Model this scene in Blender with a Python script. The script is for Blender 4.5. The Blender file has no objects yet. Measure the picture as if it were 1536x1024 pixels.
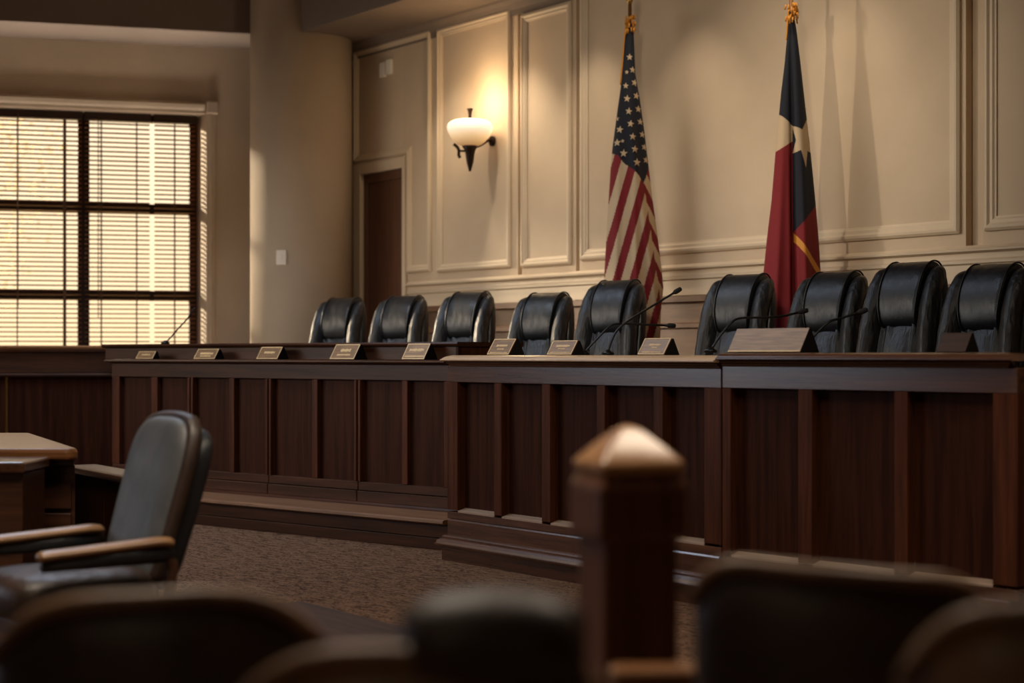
import bpy, bmesh, math, random
from mathutils import Vector, Matrix
from math import sin, cos, pi, radians, atan2, atan, sqrt
random.seed(7)
S = bpy.context.scene
COL = S.collection

# ------------------------------------------------------------------ camera frame
F, CX, HY, H = 2600.0, 768.0, 532.0, 1.2      # focal length (px), centre, horizon row, eye height

def V2(x, y): return Vector((x, y))
def ray(px): return (px - CX) / F
def P(px, py, d): return Vector((ray(px) * d, d, H - (py - HY) / F * d))
def zat(py, d): return H - (py - HY) / F * d

class Seg:
    """vertical plane in plan: origin q, direction e (to the right), n = towards the room"""
    def __init__(s, q, e):
        s.q = Vector(q); s.e = Vector(e).normalized(); s.n = Vector((s.e.y, -s.e.x))
        if s.n.y > 0: s.n = -s.n
    def off(s, o): return Seg(s.q + s.n * o, s.e)
    def s_at(s, px, o=0.0):
        q = s.q + s.n * o; m = ray(px)
        return (m * q.y - q.x) / (s.e.x - m * s.e.y)
    def y_at(s, px, o=0.0):
        return (s.q + s.n * o + s.e * s.s_at(px, o)).y
    def z_at(s, px, py, o=0.0): return zat(py, s.y_at(px, o))
    def w(s, a, o, z):
        p = s.q + s.e * a + s.n * o
        return Vector((p.x, p.y, z))
    def ang(s): return atan2(s.e.y, s.e.x)

# ------------------------------------------------------------------ materials
def lin(r, g, b):
    f = lambda c: (c / 255 / 12.92) if c / 255 <= .04045 else ((c / 255 + .055) / 1.055) ** 2.4
    return (f(r), f(g), f(b), 1)

def newmat(name):
    m = bpy.data.materials.new(name); m.use_nodes = True
    nt = m.node_tree; b = nt.nodes['Principled BSDF']
    return m, nt, b
def N(nt, t, **kw):
    n = nt.nodes.new(t)
    for k, v in kw.items(): setattr(n, k, v)
    return n
def coords(nt, scale, rotz=0.0):
    tc = N(nt, 'ShaderNodeTexCoord'); r = N(nt, 'ShaderNodeMapping'); r.inputs['Rotation'].default_value = (0, 0, rotz)
    mp = N(nt, 'ShaderNodeMapping'); mp.inputs['Scale'].default_value = scale
    nt.links.new(tc.outputs['Object'], r.inputs['Vector']); nt.links.new(r.outputs[0], mp.inputs['Vector'])
    return mp.outputs[0]
def noise(nt, vec, scale, detail=4, rough=.55):
    n = N(nt, 'ShaderNodeTexNoise'); n.inputs['Scale'].default_value = scale
    n.inputs['Detail'].default_value = detail; n.inputs['Roughness'].default_value = rough
    nt.links.new(vec, n.inputs['Vector']); return n.outputs['Fac']
def ramp(nt, fac, stops):
    r = N(nt, 'ShaderNodeValToRGB'); cr = r.color_ramp
    cr.elements[0].position, cr.elements[0].color = stops[0]
    cr.elements[1].position, cr.elements[1].color = stops[-1]
    for p, c in stops[1:-1]:
        e = cr.elements.new(p); e.color = c
    nt.links.new(fac, r.inputs[0]); return r.outputs[0]
def bump(nt, b, h, strength, dist=.01):
    n = N(nt, 'ShaderNodeBump'); n.inputs['Strength'].default_value = strength; n.inputs['Distance'].default_value = dist
    nt.links.new(h, n.inputs['Height']); nt.links.new(n.outputs[0], b.inputs['Normal'])
def plain(name, c, rough=.5, metal=0, coat=0, emit=None, es=0):
    m, nt, b = newmat(name); b.inputs['Base Color'].default_value = c
    b.inputs['Roughness'].default_value = rough; b.inputs['Metallic'].default_value = metal
    b.inputs['Coat Weight'].default_value = coat
    if emit: b.inputs['Emission Color'].default_value = emit; b.inputs['Emission Strength'].default_value = es
    return m
def wood(name, dark, light, axis='z', rotz=0.0, rough=.38, coat=.25, fine=1.0, spec=.5):
    m, nt, b = newmat(name)
    sc = {'z': (26, 26, 1.3), 'x': (1.3, 26, 26), 'y': (26, 1.3, 26)}[axis]
    v = coords(nt, sc, rotz)
    a = noise(nt, v, 1.0 * fine, 6, .6); a2 = noise(nt, v, 3.4 * fine, 4, .65)
    mx = N(nt, 'ShaderNodeMath', operation='ADD'); ml = N(nt, 'ShaderNodeMath', operation='MULTIPLY'); ml.inputs[1].default_value = .45
    nt.links.new(a2, ml.inputs[0]); nt.links.new(a, mx.inputs[0]); nt.links.new(ml.outputs[0], mx.inputs[1])
    mid = tuple((dark[i] + light[i]) / 2 for i in range(3)) + (1,)
    c = ramp(nt, mx.outputs[0], [(.45, dark), (.72, mid), (.95, light)])
    nt.links.new(c, b.inputs['Base Color']); b.inputs['Roughness'].default_value = rough
    b.inputs['Specular IOR Level'].default_value = spec; b.inputs['Coat Weight'].default_value = coat; b.inputs['Coat Roughness'].default_value = .22
    bump(nt, b, a2, .08, .004)
    return m
def plaster(name, c1, c2, rough=.75):
    m, nt, b = newmat(name); v = coords(nt, (1, 1, 1))
    a = noise(nt, v, 1.1, 5, .6)
    nt.links.new(ramp(nt, a, [(.35, c1), (.68, c2)]), b.inputs['Base Color'])
    b.inputs['Roughness'].default_value = rough
    bump(nt, b, noise(nt, v, 90, 3), .06, .004)
    return m
def leather(name, c1, c2, rough=.34, wr=.5, spec=.5):
    m, nt, b = newmat(name); v = coords(nt, (1, 1, 1))
    a = noise(nt, v, 7, 4)
    nt.links.new(ramp(nt, a, [(.35, c1), (.7, c2)]), b.inputs['Base Color'])
    r = N(nt, 'ShaderNodeMapRange'); r.inputs['To Min'].default_value = rough - .06; r.inputs['To Max'].default_value = rough + .12
    nt.links.new(noise(nt, v, 15, 3), r.inputs[0]); nt.links.new(r.outputs[0], b.inputs['Roughness'])
    b.inputs['Specular IOR Level'].default_value = spec
    v2 = coords(nt, (16, 16, 4.5)); w1 = noise(nt, v2, 1.0, 3, .5)
    g = noise(nt, v, 260, 2)
    ad = N(nt, 'ShaderNodeMath', operation='ADD'); ml = N(nt, 'ShaderNodeMath', operation='MULTIPLY'); ml.inputs[1].default_value = .06
    nt.links.new(g, ml.inputs[0]); nt.links.new(w1, ad.inputs[0]); nt.links.new(ml.outputs[0], ad.inputs[1])
    bump(nt, b, ad.outputs[0], wr, .02)
    return m

# ------------------------------------------------------------------ plan geometry
R_DIR = Vector((.5787, -.8155))
dA = H * F / 308.0
A = Vector((ray(668) * dA, dA))
MID = Seg(A, R_DIR)                                # middle counter, plane of the plinth foot
sJ = MID.s_at(1071)
J = MID.q + MID.e * sJ
RGT = Seg(J, (.657, -.7536))                       # right counter
LFT0 = Seg((-.412, 10.61), (.740, -.6725))         # foot of the step of the left bench
LFT = LFT0.off(-.38)                               # left bench panels
WALL = MID.off(-3.35)                              # back wall
cL = Vector((ray(375) * 18.0, 18.0))
LW = Seg(cL, (8732, 2600))                         # window wall
angM, angR, angL, angW, angLW = MID.ang(), RGT.ang(), LFT.ang(), WALL.ang(), LW.ang()

M = {}
M['wood_v'] = wood('dark_walnut_upright_grain', lin(34, 16, 10), lin(64, 34, 22), 'z', rough=.46, coat=0, spec=.04)
M['wood_v2'] = wood('dark_walnut_stile', lin(42, 21, 13), lin(88, 48, 29), 'z', rough=.42, coat=0, spec=.07)
M['wood_m'] = wood('dark_walnut_rail_middle', lin(46, 27, 19), lin(90, 56, 38), 'x', -angM, rough=.26, coat=.2)
M['wood_r'] = wood('dark_walnut_rail_right', lin(46, 27, 19), lin(90, 56, 38), 'x', -angR, rough=.26, coat=.2)
M['wood_l'] = wood('dark_walnut_rail_left', lin(36, 20, 13), lin(76, 45, 29), 'x', -angL, rough=.36, coat=0, spec=.14)
M['step'] = wood('worn_step_wood', lin(82, 54, 37), lin(128, 90, 62), 'x', -angL, rough=.5, coat=0, spec=.2)
M['wood_x'] = wood('dark_walnut_crosswise', lin(40, 22, 15), lin(84, 50, 32), 'x', rough=.36, coat=.35)
M['oak_x'] = wood('brown_oak_crosswise', lin(92, 56, 30), lin(148, 98, 56), 'x', rough=.30, coat=.5)
M['oak_top'] = wood('tan_gleam_counter_top', lin(168, 132, 100), lin(214, 180, 142), 'x', -angM, rough=.30, coat=.4)  # tan wood, lightened to hold the reflected gleam along the counter
M['cap'] = wood('honey_oak_cap', lin(136, 92, 56), lin(190, 142, 98), 'x', rough=.26, coat=.5)
M['post_v'] = wood('newel_brown_oak', lin(66, 36, 21), lin(108, 62, 36), 'z', rough=.34, coat=.3)
M['door_w'] = wood('door_red_brown', lin(74, 43, 29), lin(106, 66, 44), 'z', rough=.45, coat=.1)
M['wains'] = wood('wainscot_brown', lin(92, 62, 42), lin(124, 88, 62), 'x', -angW, rough=.45, coat=.15)
M['wall'] = plaster('cream_wall_paint', lin(194, 172, 145), lin(206, 184, 156))
M['trimp'] = plaster('cream_moulding_paint', lin(204, 183, 155), lin(214, 194, 166), .55)
M['wall_l'] = plaster('grey_beige_wall_paint', lin(184, 166, 144), lin(196, 178, 155))
M['ceil'] = plaster('ceiling_paint', lin(150, 138, 128), lin(160, 148, 138))
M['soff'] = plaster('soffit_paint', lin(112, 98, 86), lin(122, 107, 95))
M['leather'] = leather('black_leather', (.008, .0085, .010, 1), (.015, .016, .019, 1), .36, .36)
M['leather_w'] = leather('creased_black_leather', (.010, .0105, .012, 1), (.02, .02, .023, 1), .32, .95)
M['leather_b'] = leather('dark_brown_leather', lin(36, 24, 18), lin(58, 40, 30), .42, .35)
M['leather_g'] = leather('charcoal_leather', lin(66, 67, 71), lin(84, 84, 87), .5, .2)
M['blackmetal'] = plain('black_metal', (.012, .012, .012, 1), .35, .6)
M['blackfoam'] = plain('black_foam', (.008, .008, .009, 1), .8)
M['brass'] = plain('brass', lin(176, 136, 76), .32, 1)
M['plate'] = None
M['bronze'] = plain('dark_bronze', lin(52, 38, 30), .4, .7)
M['white_plastic'] = plain('ivory_plastic', lin(242, 234, 220), .45)

def mat_plate():
    m, nt, b = newmat('brushed_brass_plate'); v = coords(nt, (4, 60, 60))
    a = noise(nt, v, 2.0, 4)
    nt.links.new(ramp(nt, a, [(.3, lin(112, 84, 57)), (.7, lin(146, 111, 77))]), b.inputs['Base Color'])
    b.inputs['Metallic'].default_value = .35; b.inputs['Roughness'].default_value = .42
    return m
M['plate'] = mat_plate()
M['plate_mark'] = plain('pale_engraving', lin(214, 180, 128), .5, .2)

def mat_carpet():
    m, nt, b = newmat('brown_loop_carpet')
    v = coords(nt, (3.2, 15, 4), -angL); a = noise(nt, v, 2.6, 7, .75)
    v2 = coords(nt, (1, 1, 1)); a2 = noise(nt, v2, 52, 5, .8)
    ad = N(nt, 'ShaderNodeMath', operation='ADD'); nt.links.new(a, ad.inputs[0]); nt.links.new(a2, ad.inputs[1])
    nt.links.new(ramp(nt, ad.outputs[0], [(.80, lin(64, 44, 34)), (.98, lin(108, 78, 60)), (1.2, lin(166, 126, 98))]), b.inputs['Base Color'])
    b.inputs['Roughness'].default_value = .95; b.inputs['Specular IOR Level'].default_value = .1
    bump(nt, b, ad.outputs[0], 1.0, .04)
    return m
M['carpet'] = mat_carpet()
M['floorwood'] = wood('dark_floor_border', lin(40, 26, 20), lin(70, 47, 36), 'x', -angM, rough=.6, coat=0, spec=.2)

def mat_glass():
    m, nt, b = newmat('window_glass')
    out = nt.nodes['Material Output']; tr = N(nt, 'ShaderNodeBsdfTransparent'); gl = N(nt, 'ShaderNodeBsdfGlossy')
    gl.inputs['Roughness'].default_value = .02
    fr = N(nt, 'ShaderNodeFresnel'); fr.inputs['IOR'].default_value = 1.2; mx = N(nt, 'ShaderNodeMixShader')
    nt.links.new(fr.outputs[0], mx.inputs[0]); nt.links.new(tr.outputs[0], mx.inputs[1]); nt.links.new(gl.outputs[0], mx.inputs[2])
    nt.links.new(mx.outputs[0], out.inputs[0]); return m
M['glass'] = mat_glass()
def translucent(name, c1, c2, f, rough=.5):
    m, nt, b = newmat(name)
    out = nt.nodes['Material Output']; tl = N(nt, 'ShaderNodeBsdfTranslucent'); tl.inputs[0].default_value = c2
    b.inputs['Base Color'].default_value = c1; b.inputs['Roughness'].default_value = rough
    mx = N(nt, 'ShaderNodeMixShader'); mx.inputs[0].default_value = f
    nt.links.new(b.outputs[0], mx.inputs[1]); nt.links.new(tl.outputs[0], mx.inputs[2]); nt.links.new(mx.outputs[0], out.inputs[0]); return m
M['slat'] = translucent('wooden_blind_slat', lin(122, 76, 42), lin(150, 96, 50), .12, .4)
M['tape'] = translucent('pale_blind_tape', lin(250, 226, 184), lin(255, 240, 210), .85)
M['darkframe'] = plain('dark_brown_window_frame', lin(46, 28, 18), .4)
M['cord'] = plain('blind_cord', lin(96, 66, 42), .7)

def mat_bowl():
    m, nt, b = newmat('frosted_glass_bowl')
    b.inputs['Base Color'].default_value = lin(250, 226, 190); b.inputs['Roughness'].default_value = .4
    tc = N(nt, 'ShaderNodeTexCoord'); sp = N(nt, 'ShaderNodeSeparateXYZ'); nt.links.new(tc.outputs['Object'], sp.inputs[0])
    mr = N(nt, 'ShaderNodeMapRange'); mr.inputs['From Min'].default_value = -.13; mr.inputs['From Max'].default_value = .03
    mr.inputs['To Min'].default_value = .30; mr.inputs['To Max'].default_value = 1.0
    nt.links.new(sp.outputs['Z'], mr.inputs[0])
    nt.links.new(ramp(nt, mr.outputs[0], [(.3, lin(214, 150, 84)), (.62, lin(240, 196, 138)), (1, lin(252, 232, 206))]), b.inputs['Emission Color'])
    nt.links.new(mr.outputs[0], b.inputs['Emission Strength'])
    return m
M['bowl'] = mat_bowl()

# ------------------------------------------------------------------ mesh helpers
def face(bm, vs, mi=0, smooth=False):
    try:
        f = bm.faces.new(vs); f.material_index = mi; f.smooth = smooth; return f
    except ValueError: return None
def hexa(bm, c, mi=0):
    v = [bm.verts.new(p) for p in c]
    for q in ((0, 3, 2, 1), (4, 5, 6, 7), (0, 1, 5, 4), (1, 2, 6, 5), (2, 3, 7, 6), (3, 0, 4, 7)): face(bm, [v[i] for i in q], mi)
def box(bm, x0, x1, y0, y1, z0, z1, mi=0):
    hexa(bm, [Vector(p) for p in ((x0, y0, z0), (x1, y0, z0), (x1, y1, z0), (x0, y1, z0), (x0, y0, z1), (x1, y0, z1), (x1, y1, z1), (x0, y1, z1))], mi)
def sbox(bm, sg, s0, s1, o0, o1, z0, z1, mi=0):
    """box along a segment: s along, o outwards (o0 front > o1 back in value)"""
    hexa(bm, [sg.w(s0, o0, z0), sg.w(s1, o0, z0), sg.w(s1, o1, z0), sg.w(s0, o1, z0), sg.w(s0, o0, z1), sg.w(s1, o0, z1), sg.w(s1, o1, z1), sg.w(s0, o1, z1)], mi)
def sprof(bm, sg, s0, s1, prof, m0=0.0, m1=0.0, smooth=False, dz=0.0, lim=-9.0):
    """extrude a closed (o, z) outline along a segment; m0, m1 mitre the ends by the outward offset"""
    f0 = (lambda o: m0 * max(o, lim)) if m0 > .2 else (lambda o: m0 * o)
    f1 = (lambda o: m1 * max(o, lim)) if m1 > .2 else (lambda o: m1 * o)
    a = [bm.verts.new(sg.w(s0 - f0(o), o, z)) for o, z in prof]
    b = [bm.verts.new(sg.w(s1 + f1(o), o, z + dz)) for o, z in prof]
    n = len(prof)
    for i in range(n): face(bm, [a[i], a[(i + 1) % n], b[(i + 1) % n], b[i]], 0, smooth)
    face(bm, a); face(bm, b[::-1])
def loft(bm, rings, caps=True, smooth=True, mi=0, closed=True):
    vr = [[bm.verts.new(p) for p in r] for r in rings]
    n = len(vr[0])
    for k in range(len(vr) - 1):
        for i in range(n if closed else n - 1):
            j = (i + 1) % n
            face(bm, [vr[k][i], vr[k][j], vr[k + 1][j], vr[k + 1][i]], mi, smooth)
    if caps and closed:
        face(bm, vr[0][::-1], mi, smooth); face(bm, vr[-1], mi, smooth)
    return vr
def tube(bm, pts, rad, seg=10, mi=0, squash=None):
    """round tube along points; rad a number, list or list of (rx, ry)"""
    rings = []; n = len(pts); up = Vector((0, 0, 1)); prev = None
    for i, p in enumerate(pts):
        p = Vector(p); t = (Vector(pts[min(i + 1, n - 1)]) - Vector(pts[max(i - 1, 0)])).normalized()
        if prev is None:
            a = t.cross(up)
            if a.length < .05: a = Vector((1, 0, 0))
        else: a = prev - t * prev.dot(t)
        a.normalize(); b = t.cross(a).normalized(); prev = a
        r = rad[i] if isinstance(rad, (list, tuple)) else rad
        rx, ry = r if isinstance(r, tuple) else (r, r)
        rings.append([p + a * (rx * cos(2 * pi * k / seg)) + b * (ry * sin(2 * pi * k / seg)) for k in range(seg)])
    loft(bm, rings, mi=mi)
def lathe(bm, prof, seg=24, c=(0, 0, 0), mi=0):
    c = Vector(c)
    loft(bm, [[c + Vector((max(r, 1e-4) * cos(2 * pi * k / seg), max(r, 1e-4) * sin(2 * pi * k / seg), z)) for k in range(seg)] for r, z in prof], mi=mi)
def sup(rx, ry, n=28, e=.5, c=(0, 0)):
    out = []
    for k in range(n):
        a = 2 * pi * k / n; ca, sa = cos(a), sin(a)
        out.append((c[0] + rx * math.copysign(abs(ca) ** e, ca), c[1] + ry * math.copysign(abs(sa) ** e, sa)))
    return out
def poly_prism(bm, pts, z0, z1):
    a = [bm.verts.new((p.x, p.y, z0)) for p in pts]; b = [bm.verts.new((p.x, p.y, z1)) for p in pts]; n = len(pts)
    for i in range(n): face(bm, [a[i], a[(i + 1) % n], b[(i + 1) % n], b[i]])
    face(bm, a[::-1]); face(bm, b)
def crom(pts, k=6):
    pts = [Vector(p) for p in pts]; out = []
    q = [pts[0] * 2 - pts[1]] + pts + [pts[-1] * 2 - pts[-2]]
    for i in range(1, len(q) - 2):
        p0, p1, p2, p3 = q[i - 1:i + 3]
        for j in range(k):
            t = j / k
            out.append(.5 * ((2 * p1) + (p2 - p0) * t + (2 * p0 - 5 * p1 + 4 * p2 - p3) * t * t + (3 * p1 - p0 - 3 * p2 + p3) * t ** 3))
    out.append(pts[-1]); return out

def obj(name, bm, mat, parent=None, bevel=0, sub=0, world=True, segs=2, autosmooth=False):
    """link a bmesh as one object; geometry given in world space is moved under its parent"""
    bmesh.ops.recalc_face_normals(bm, faces=bm.faces)
    if parent is not None and world:
        bmesh.ops.translate(bm, verts=bm.verts, vec=-parent.location)
    me = bpy.data.meshes.new(name); bm.to_mesh(me); bm.free()
    for m in (mat if isinstance(mat, (list, tuple)) else [mat]): me.materials.append(m)
    o = bpy.data.objects.new(name, me); COL.objects.link(o)
    if parent is not None: o.parent = parent
    if bevel:
        b = o.modifiers.new('bevel', 'BEVEL'); b.width = bevel; b.segments = segs; b.limit_method = 'ANGLE'; b.angle_limit = radians(40)
    if sub:
        s = o.modifiers.new('sub', 'SUBSURF'); s.levels = sub; s.render_levels = sub
    return o
def B(): return bmesh.new()
def tag(o, label, cat, group=None, kind=None):
    if label: o['label'] = label
    if cat: o['category'] = cat
    if group: o['group'] = group
    if kind: o['kind'] = kind
    return o
def thing(name, loc, label, cat, group=None, rz=0.0, kind=None):
    o = bpy.data.objects.new(name, None); COL.objects.link(o); o.empty_display_size = .1
    o.location = loc; o.rotation_euler = (0, 0, rz)
    return tag(o, label, cat, group, kind)
def struct(name, bm, mat, label, cat, parent=None, bevel=0):
    o = obj(name, bm, mat, parent, bevel)
    return tag(o, label, cat, None, 'structure')
def dup(root, loc, rz, label, sc=None):
    r = root.copy(); COL.objects.link(r); r.location = loc; r.rotation_euler = (0, 0, rz); r['label'] = label
    if sc: r.scale = sc
    for ch in list(root.children):
        c = ch.copy(); COL.objects.link(c); c.parent = r
        for g in list(ch.children):
            d = g.copy(); COL.objects.link(d); d.parent = c
    return r

# ------------------------------------------------------------------ room shell
CZ = 5.4
bm = B(); box(bm, -12, 8, -4, 18.9, -.1, 0); struct('floor', bm, M['carpet'], 'brown patterned carpet in front of the wooden bench', 'floor')
bm = B(); box(bm, -12, 8, -4, 18.9, CZ, CZ + .1); struct('ceiling', bm, M['ceil'], 'dim ceiling above the courtroom beams', 'ceiling')
# dark wooden floor strip towards the public side
q0 = P(470, 912, H * F / 380).xy; q1 = P(600, 945, H * F / 413).xy
FB = Seg(q0, q1 - q0)
bm = B(); sbox(bm, FB, -.12, 3.2, .0, 2.2, 0, .02)
struct('floor_border', bm, M['floorwood'], 'dark wooden floor strip edging the carpet behind the front seats', 'floor', bevel=.004)

# back wall
sC = WALL.s_at(462)
sR = 6.5
bm = B(); sbox(bm, WALL, sC - .3, sR, 0, -.25, 0, CZ)
struct('wall_back', bm, M['wall'], 'cream panelled wall behind the flags', 'wall')
# other walls
bm = B(); box(bm, 7.8, 8, -4, 22, 0, CZ); struct('wall_right', bm, M['wall'], 'right side wall beyond the bench', 'wall')
bm = B(); box(bm, -12, 8, -4.2, -4, 0, CZ); struct('wall_rear', bm, M['wall'], 'wall behind the public seats', 'wall')
bm = B(); box(bm, -12.2, -12, -4, 15.3, 0, CZ); struct('wall_side', bm, M['wall_l'], 'far left wall of the courtroom', 'wall')

# bays of the back wall (raised panels)
BT = .06                                            # bay thickness
W1 = WALL.off(BT)
zDoor = W1.z_at(575, 257)
sd0, sd1 = W1.s_at(543), W1.s_at(607)
def bay(name, s0, s1, label, hole=None):
    bm = B()
    if hole:
        a, b_, zt = hole
        sbox(bm, WALL, s0, a, BT, 0, 0, CZ); sbox(bm, WALL, a, b_, BT, 0, zt, CZ); sbox(bm, WALL, b_, s1, BT, 0, 0, CZ)
    else: sbox(bm, WALL, s0, s1, BT, 0, 1.64, CZ)
    return struct(name, bm, M['wall'], label, 'wall panel', bevel=.004)
def poly_moulding(bm, sg, pts, w=.07, d=.035):
    prof = [(0, 0), (.0, d * .55), (w * .18, d * .95), (w * .36, d), (w * .52, d * .62), (w * .74, d * .62), (w * .86, d * .34), (w, d * .26), (w, 0)]
    n = len(pts); rings = []
    for i in range(n):
        p, a, b = Vector(pts[i]), Vector(pts[i - 1]), Vector(pts[(i + 1) % n])
        u = (p - a).normalized(); v = (b - p).normalized()
        m = Vector((-u.y, u.x)) + Vector((-v.y, v.x))
        rings.append([bm.verts.new(sg.w(p.x + m.x * q, o, p.y + m.y * q)) for q, o in prof])
    for k in range(n):
        for i in range(len(prof)):
            j = (i + 1) % len(prof)
            face(bm, [rings[k][i], rings[k][j], rings[(k + 1) % n][j], rings[(k + 1) % n][i]])
def frame_moulding(bm, sg, s0, s1, z0, z1, w=.075, d=.035):
    prof = [(0, 0), (.0, d * .55), (w * .18, d * .95), (w * .36, d), (w * .52, d * .62), (w * .74, d * .62), (w * .86, d * .34), (w, d * .26), (w, 0)]
    rings = []
    for (cs, cz, ds, dz_) in ((s0, z0, 1, 1), (s1, z0, -1, 1), (s1, z1, -1, -1), (s0, z1, 1, -1)):
        rings.append([sg.w(cs + ds * a, o, cz + dz_ * a) for a, o in prof])
    rings.append(rings[0])
    vr = [[bm.verts.new(p) for p in r] for r in rings[:4]]
    n = len(prof)
    for k in range(4):
        for i in range(n):
            face(bm, [vr[k][i], vr[k][(i + 1) % n], vr[(k + 1) % 4][(i + 1) % n], vr[(k + 1) % 4][i]])
sb1 = WALL.s_at(777, BT)
b1 = bay('trim_1', sC + .05, sb1, 'cream wall bay with the brown door and the lit wall lamp', hole=(sd0, sd1, zDoor))
sq0, sq1, zq0, zq1 = W1.s_at(533), W1.s_at(648), W1.z_at(648, 407), W1.z_at(646, 46)
bm = B(); poly_moulding(bm, W1, [(sq0, zDoor + .13), (sd1 + .07, zDoor + .13), (sd1 + .07, zq0), (sq1, zq0), (sq1, zq1), (sq0, zq1)]); obj('panel_moulding', bm, M['trimp'], b1)
bm = B(); frame_moulding(bm, W1, W1.s_at(658), W1.s_at(768), W1.z_at(766, 401), W1.z_at(766, 14)); obj('panel_moulding', bm, M['trimp'], b1)
b2 = bay('trim_2', WALL.s_at(783, BT), WALL.s_at(864, BT), 'narrow cream wall bay right of the lit wall lamp')
bm = B(); frame_moulding(bm, W1, W1.s_at(784), W1.s_at(859), W1.z_at(859, 396), W1.z_at(859, 2)); obj('panel_moulding', bm, M['trimp'], b2)
b3 = bay('trim_3', WALL.s_at(869, BT), WALL.s_at(1449, BT), 'wide cream wall bay behind both flags')
bm = B(); frame_moulding(bm, W1, W1.s_at(873), W1.s_at(1442), W1.z_at(1441, 350), 4.6, w=.09); obj('panel_moulding', bm, M['trimp'], b3)
b4 = bay('trim_4', WALL.s_at(1474, BT), sR - .2, 'cream wall bay at the right edge above the last chair')
bm = B(); frame_moulding(bm, W1, W1.s_at(1479), sR - .5, W1.z_at(1500, 345), 4.6, w=.09); obj('panel_moulding', bm, M['trimp'], b4)
# chair rail and wainscot
sw0 = W1.s_at(614)
zr = W1.z_at(1239, 395); zr2 = 1.79
bm = B()
sprof(bm, WALL, sw0, sR, [(0, 1.66), (BT + .012, 1.66), (BT + .012, 1.775), (BT + .03, 1.785), (BT + .03, 1.80), (BT + .012, 1.815), (BT + .012, 1.85), (BT + .05, 1.862), (BT + .052, 1.875), (BT + .03, 1.885), (BT + .006, 1.90), (0, 1.905)])
struct('trim_5', bm, M['trimp'], 'cream chair rail moulding along the wall above the brown wainscot', 'moulding')
bm = B()
sprof(bm, WALL, sw0, sR, [(0, 0), (BT, 0), (BT, 1.40), (BT + .02, 1.41), (BT + .02, 1.44), (BT, 1.45), (BT, 1.60), (BT + .03, 1.61), (BT + .03, 1.655), (0, 1.66)])
struct('trim_6', bm, M['wains'], 'brown wooden wainscot on the wall behind the chairs', 'wainscot')

# door
dr = thing('door_1', W1.w((sd0 + sd1) / 2, 0, .4), 'narrow dark red-brown wooden door in the corner by the column', 'door', kind='structure')
bm = B(); sbox(bm, WALL, sd0 + .02, sd1 - .02, .02, .0, .4, zDoor - .015); obj('door_leaf', bm, M['door_w'], dr, bevel=.003)
bm = B()
cw = .16
for (a, b_, z0, z1) in ((sd0 - cw, sd0 + .01, .4, zDoor + .11), (sd1 - .01, sd1 + .05, .4, zDoor + .11), (sd0 + .01, sd1 - .01, zDoor, zDoor + .11)):
    sbox(bm, W1, a, b_, .03, 0, z0, z1)
obj('door_casing', bm, M['trimp'], dr, bevel=.006)
bm = B(); sbox(bm, W1, sd0 - .02, sd0 + .06, -.02, -.045, .4, zDoor); sbox(bm, W1, sd0 + .06, sd1 - .02, -.02, -.045, zDoor - .09, zDoor)
obj('door_stop', bm, M['door_w'], dr, bevel=.004)

# soffit beam over the back wall with its crown
zS = W1.z_at(535, 77) + .06
SO = .86
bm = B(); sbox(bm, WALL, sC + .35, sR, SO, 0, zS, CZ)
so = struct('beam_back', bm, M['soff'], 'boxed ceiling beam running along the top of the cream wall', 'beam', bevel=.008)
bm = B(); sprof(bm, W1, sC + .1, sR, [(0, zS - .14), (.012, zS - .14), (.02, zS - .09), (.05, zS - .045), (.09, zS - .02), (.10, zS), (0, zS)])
obj('crown_moulding', bm, M['soff'], so)

# window wall with its opening
WT = .40
sw1 = LW.s_at(309); swl = LW.s_at(-260)
zw1 = LW.z_at(309, 171); zw0 = 1.0
bm = B()
sEnd = 1.4
sbox(bm, LW, -10.2, swl, 0, -WT, 0, CZ); poly_prism(bm, [LW.w(sw1, 0, 0), LW.w(LW.s_at(294, -.33), -.33, 0), LW.w(LW.s_at(294, -.33), -WT, 0), LW.w(sEnd, -WT, 0), LW.w(sEnd, 0, 0)], 0, CZ)
sbox(bm, LW, swl, sw1, 0, -WT, zw1, CZ); sbox(bm, LW, swl, sw1, 0, -WT, 0, zw0)
struct('wall_left', bm, M['wall_l'], 'grey-beige wall around the blind-covered window', 'wall')
zB = LW.z_at(375, 74)
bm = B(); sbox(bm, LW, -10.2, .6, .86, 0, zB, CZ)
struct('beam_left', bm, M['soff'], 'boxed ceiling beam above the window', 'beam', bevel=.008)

# round column in the corner
cd = 17.2
ccx, crr = (ray(375) * cd + ray(527) * cd) / 2, (ray(527) - ray(375)) * cd / 2
bm = B(); lathe(bm, [(crr, 0), (crr, CZ)], 72, (ccx, cd + .05, 0))
struct('column', bm, M['wall_l'], 'thick round plastered column between window and door', 'column')

# window casing
wn = thing('window_1', LW.w((swl + sw1) / 2, 0, zw0), 'wide window with dark frame bars behind wooden blinds', 'window', kind='structure')
bm = B()
sc1 = LW.s_at(327)
sprof(bm, LW, swl - .2, sc1 - .14, [(0, zw1), (.03, zw1), (.03, zw1 + .03), (.05, zw1 + .05), (.06, zw1 + .09), (.045, zw1 + .115), (0, zw1 + .12)])
obj('head_casing', bm, M['wall_l'], wn, bevel=.004)
bm = B(); sbox(bm, LW, sw1, sc1 - .03, .03, 0, zw0, zw1); sbox(bm, LW, sw1 + .02, sc1 - .06, .045, .03, zw0, zw1); obj('side_casing', bm, M['wall_l'], wn, bevel=.008)
bm = B(); sbox(bm, LW, sw1 - .005, sc1 + .0, .06, 0, zw1, zw1 + .13); obj('corner_block', bm, M['wall_l'], wn, bevel=.012)
bm = B(); sbox(bm, LW, swl - .1, sw1 + .1, .12, -.3, zw0 - .05, zw0); obj('window_sill', bm, M['oak_x'], wn, bevel=.01)
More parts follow.
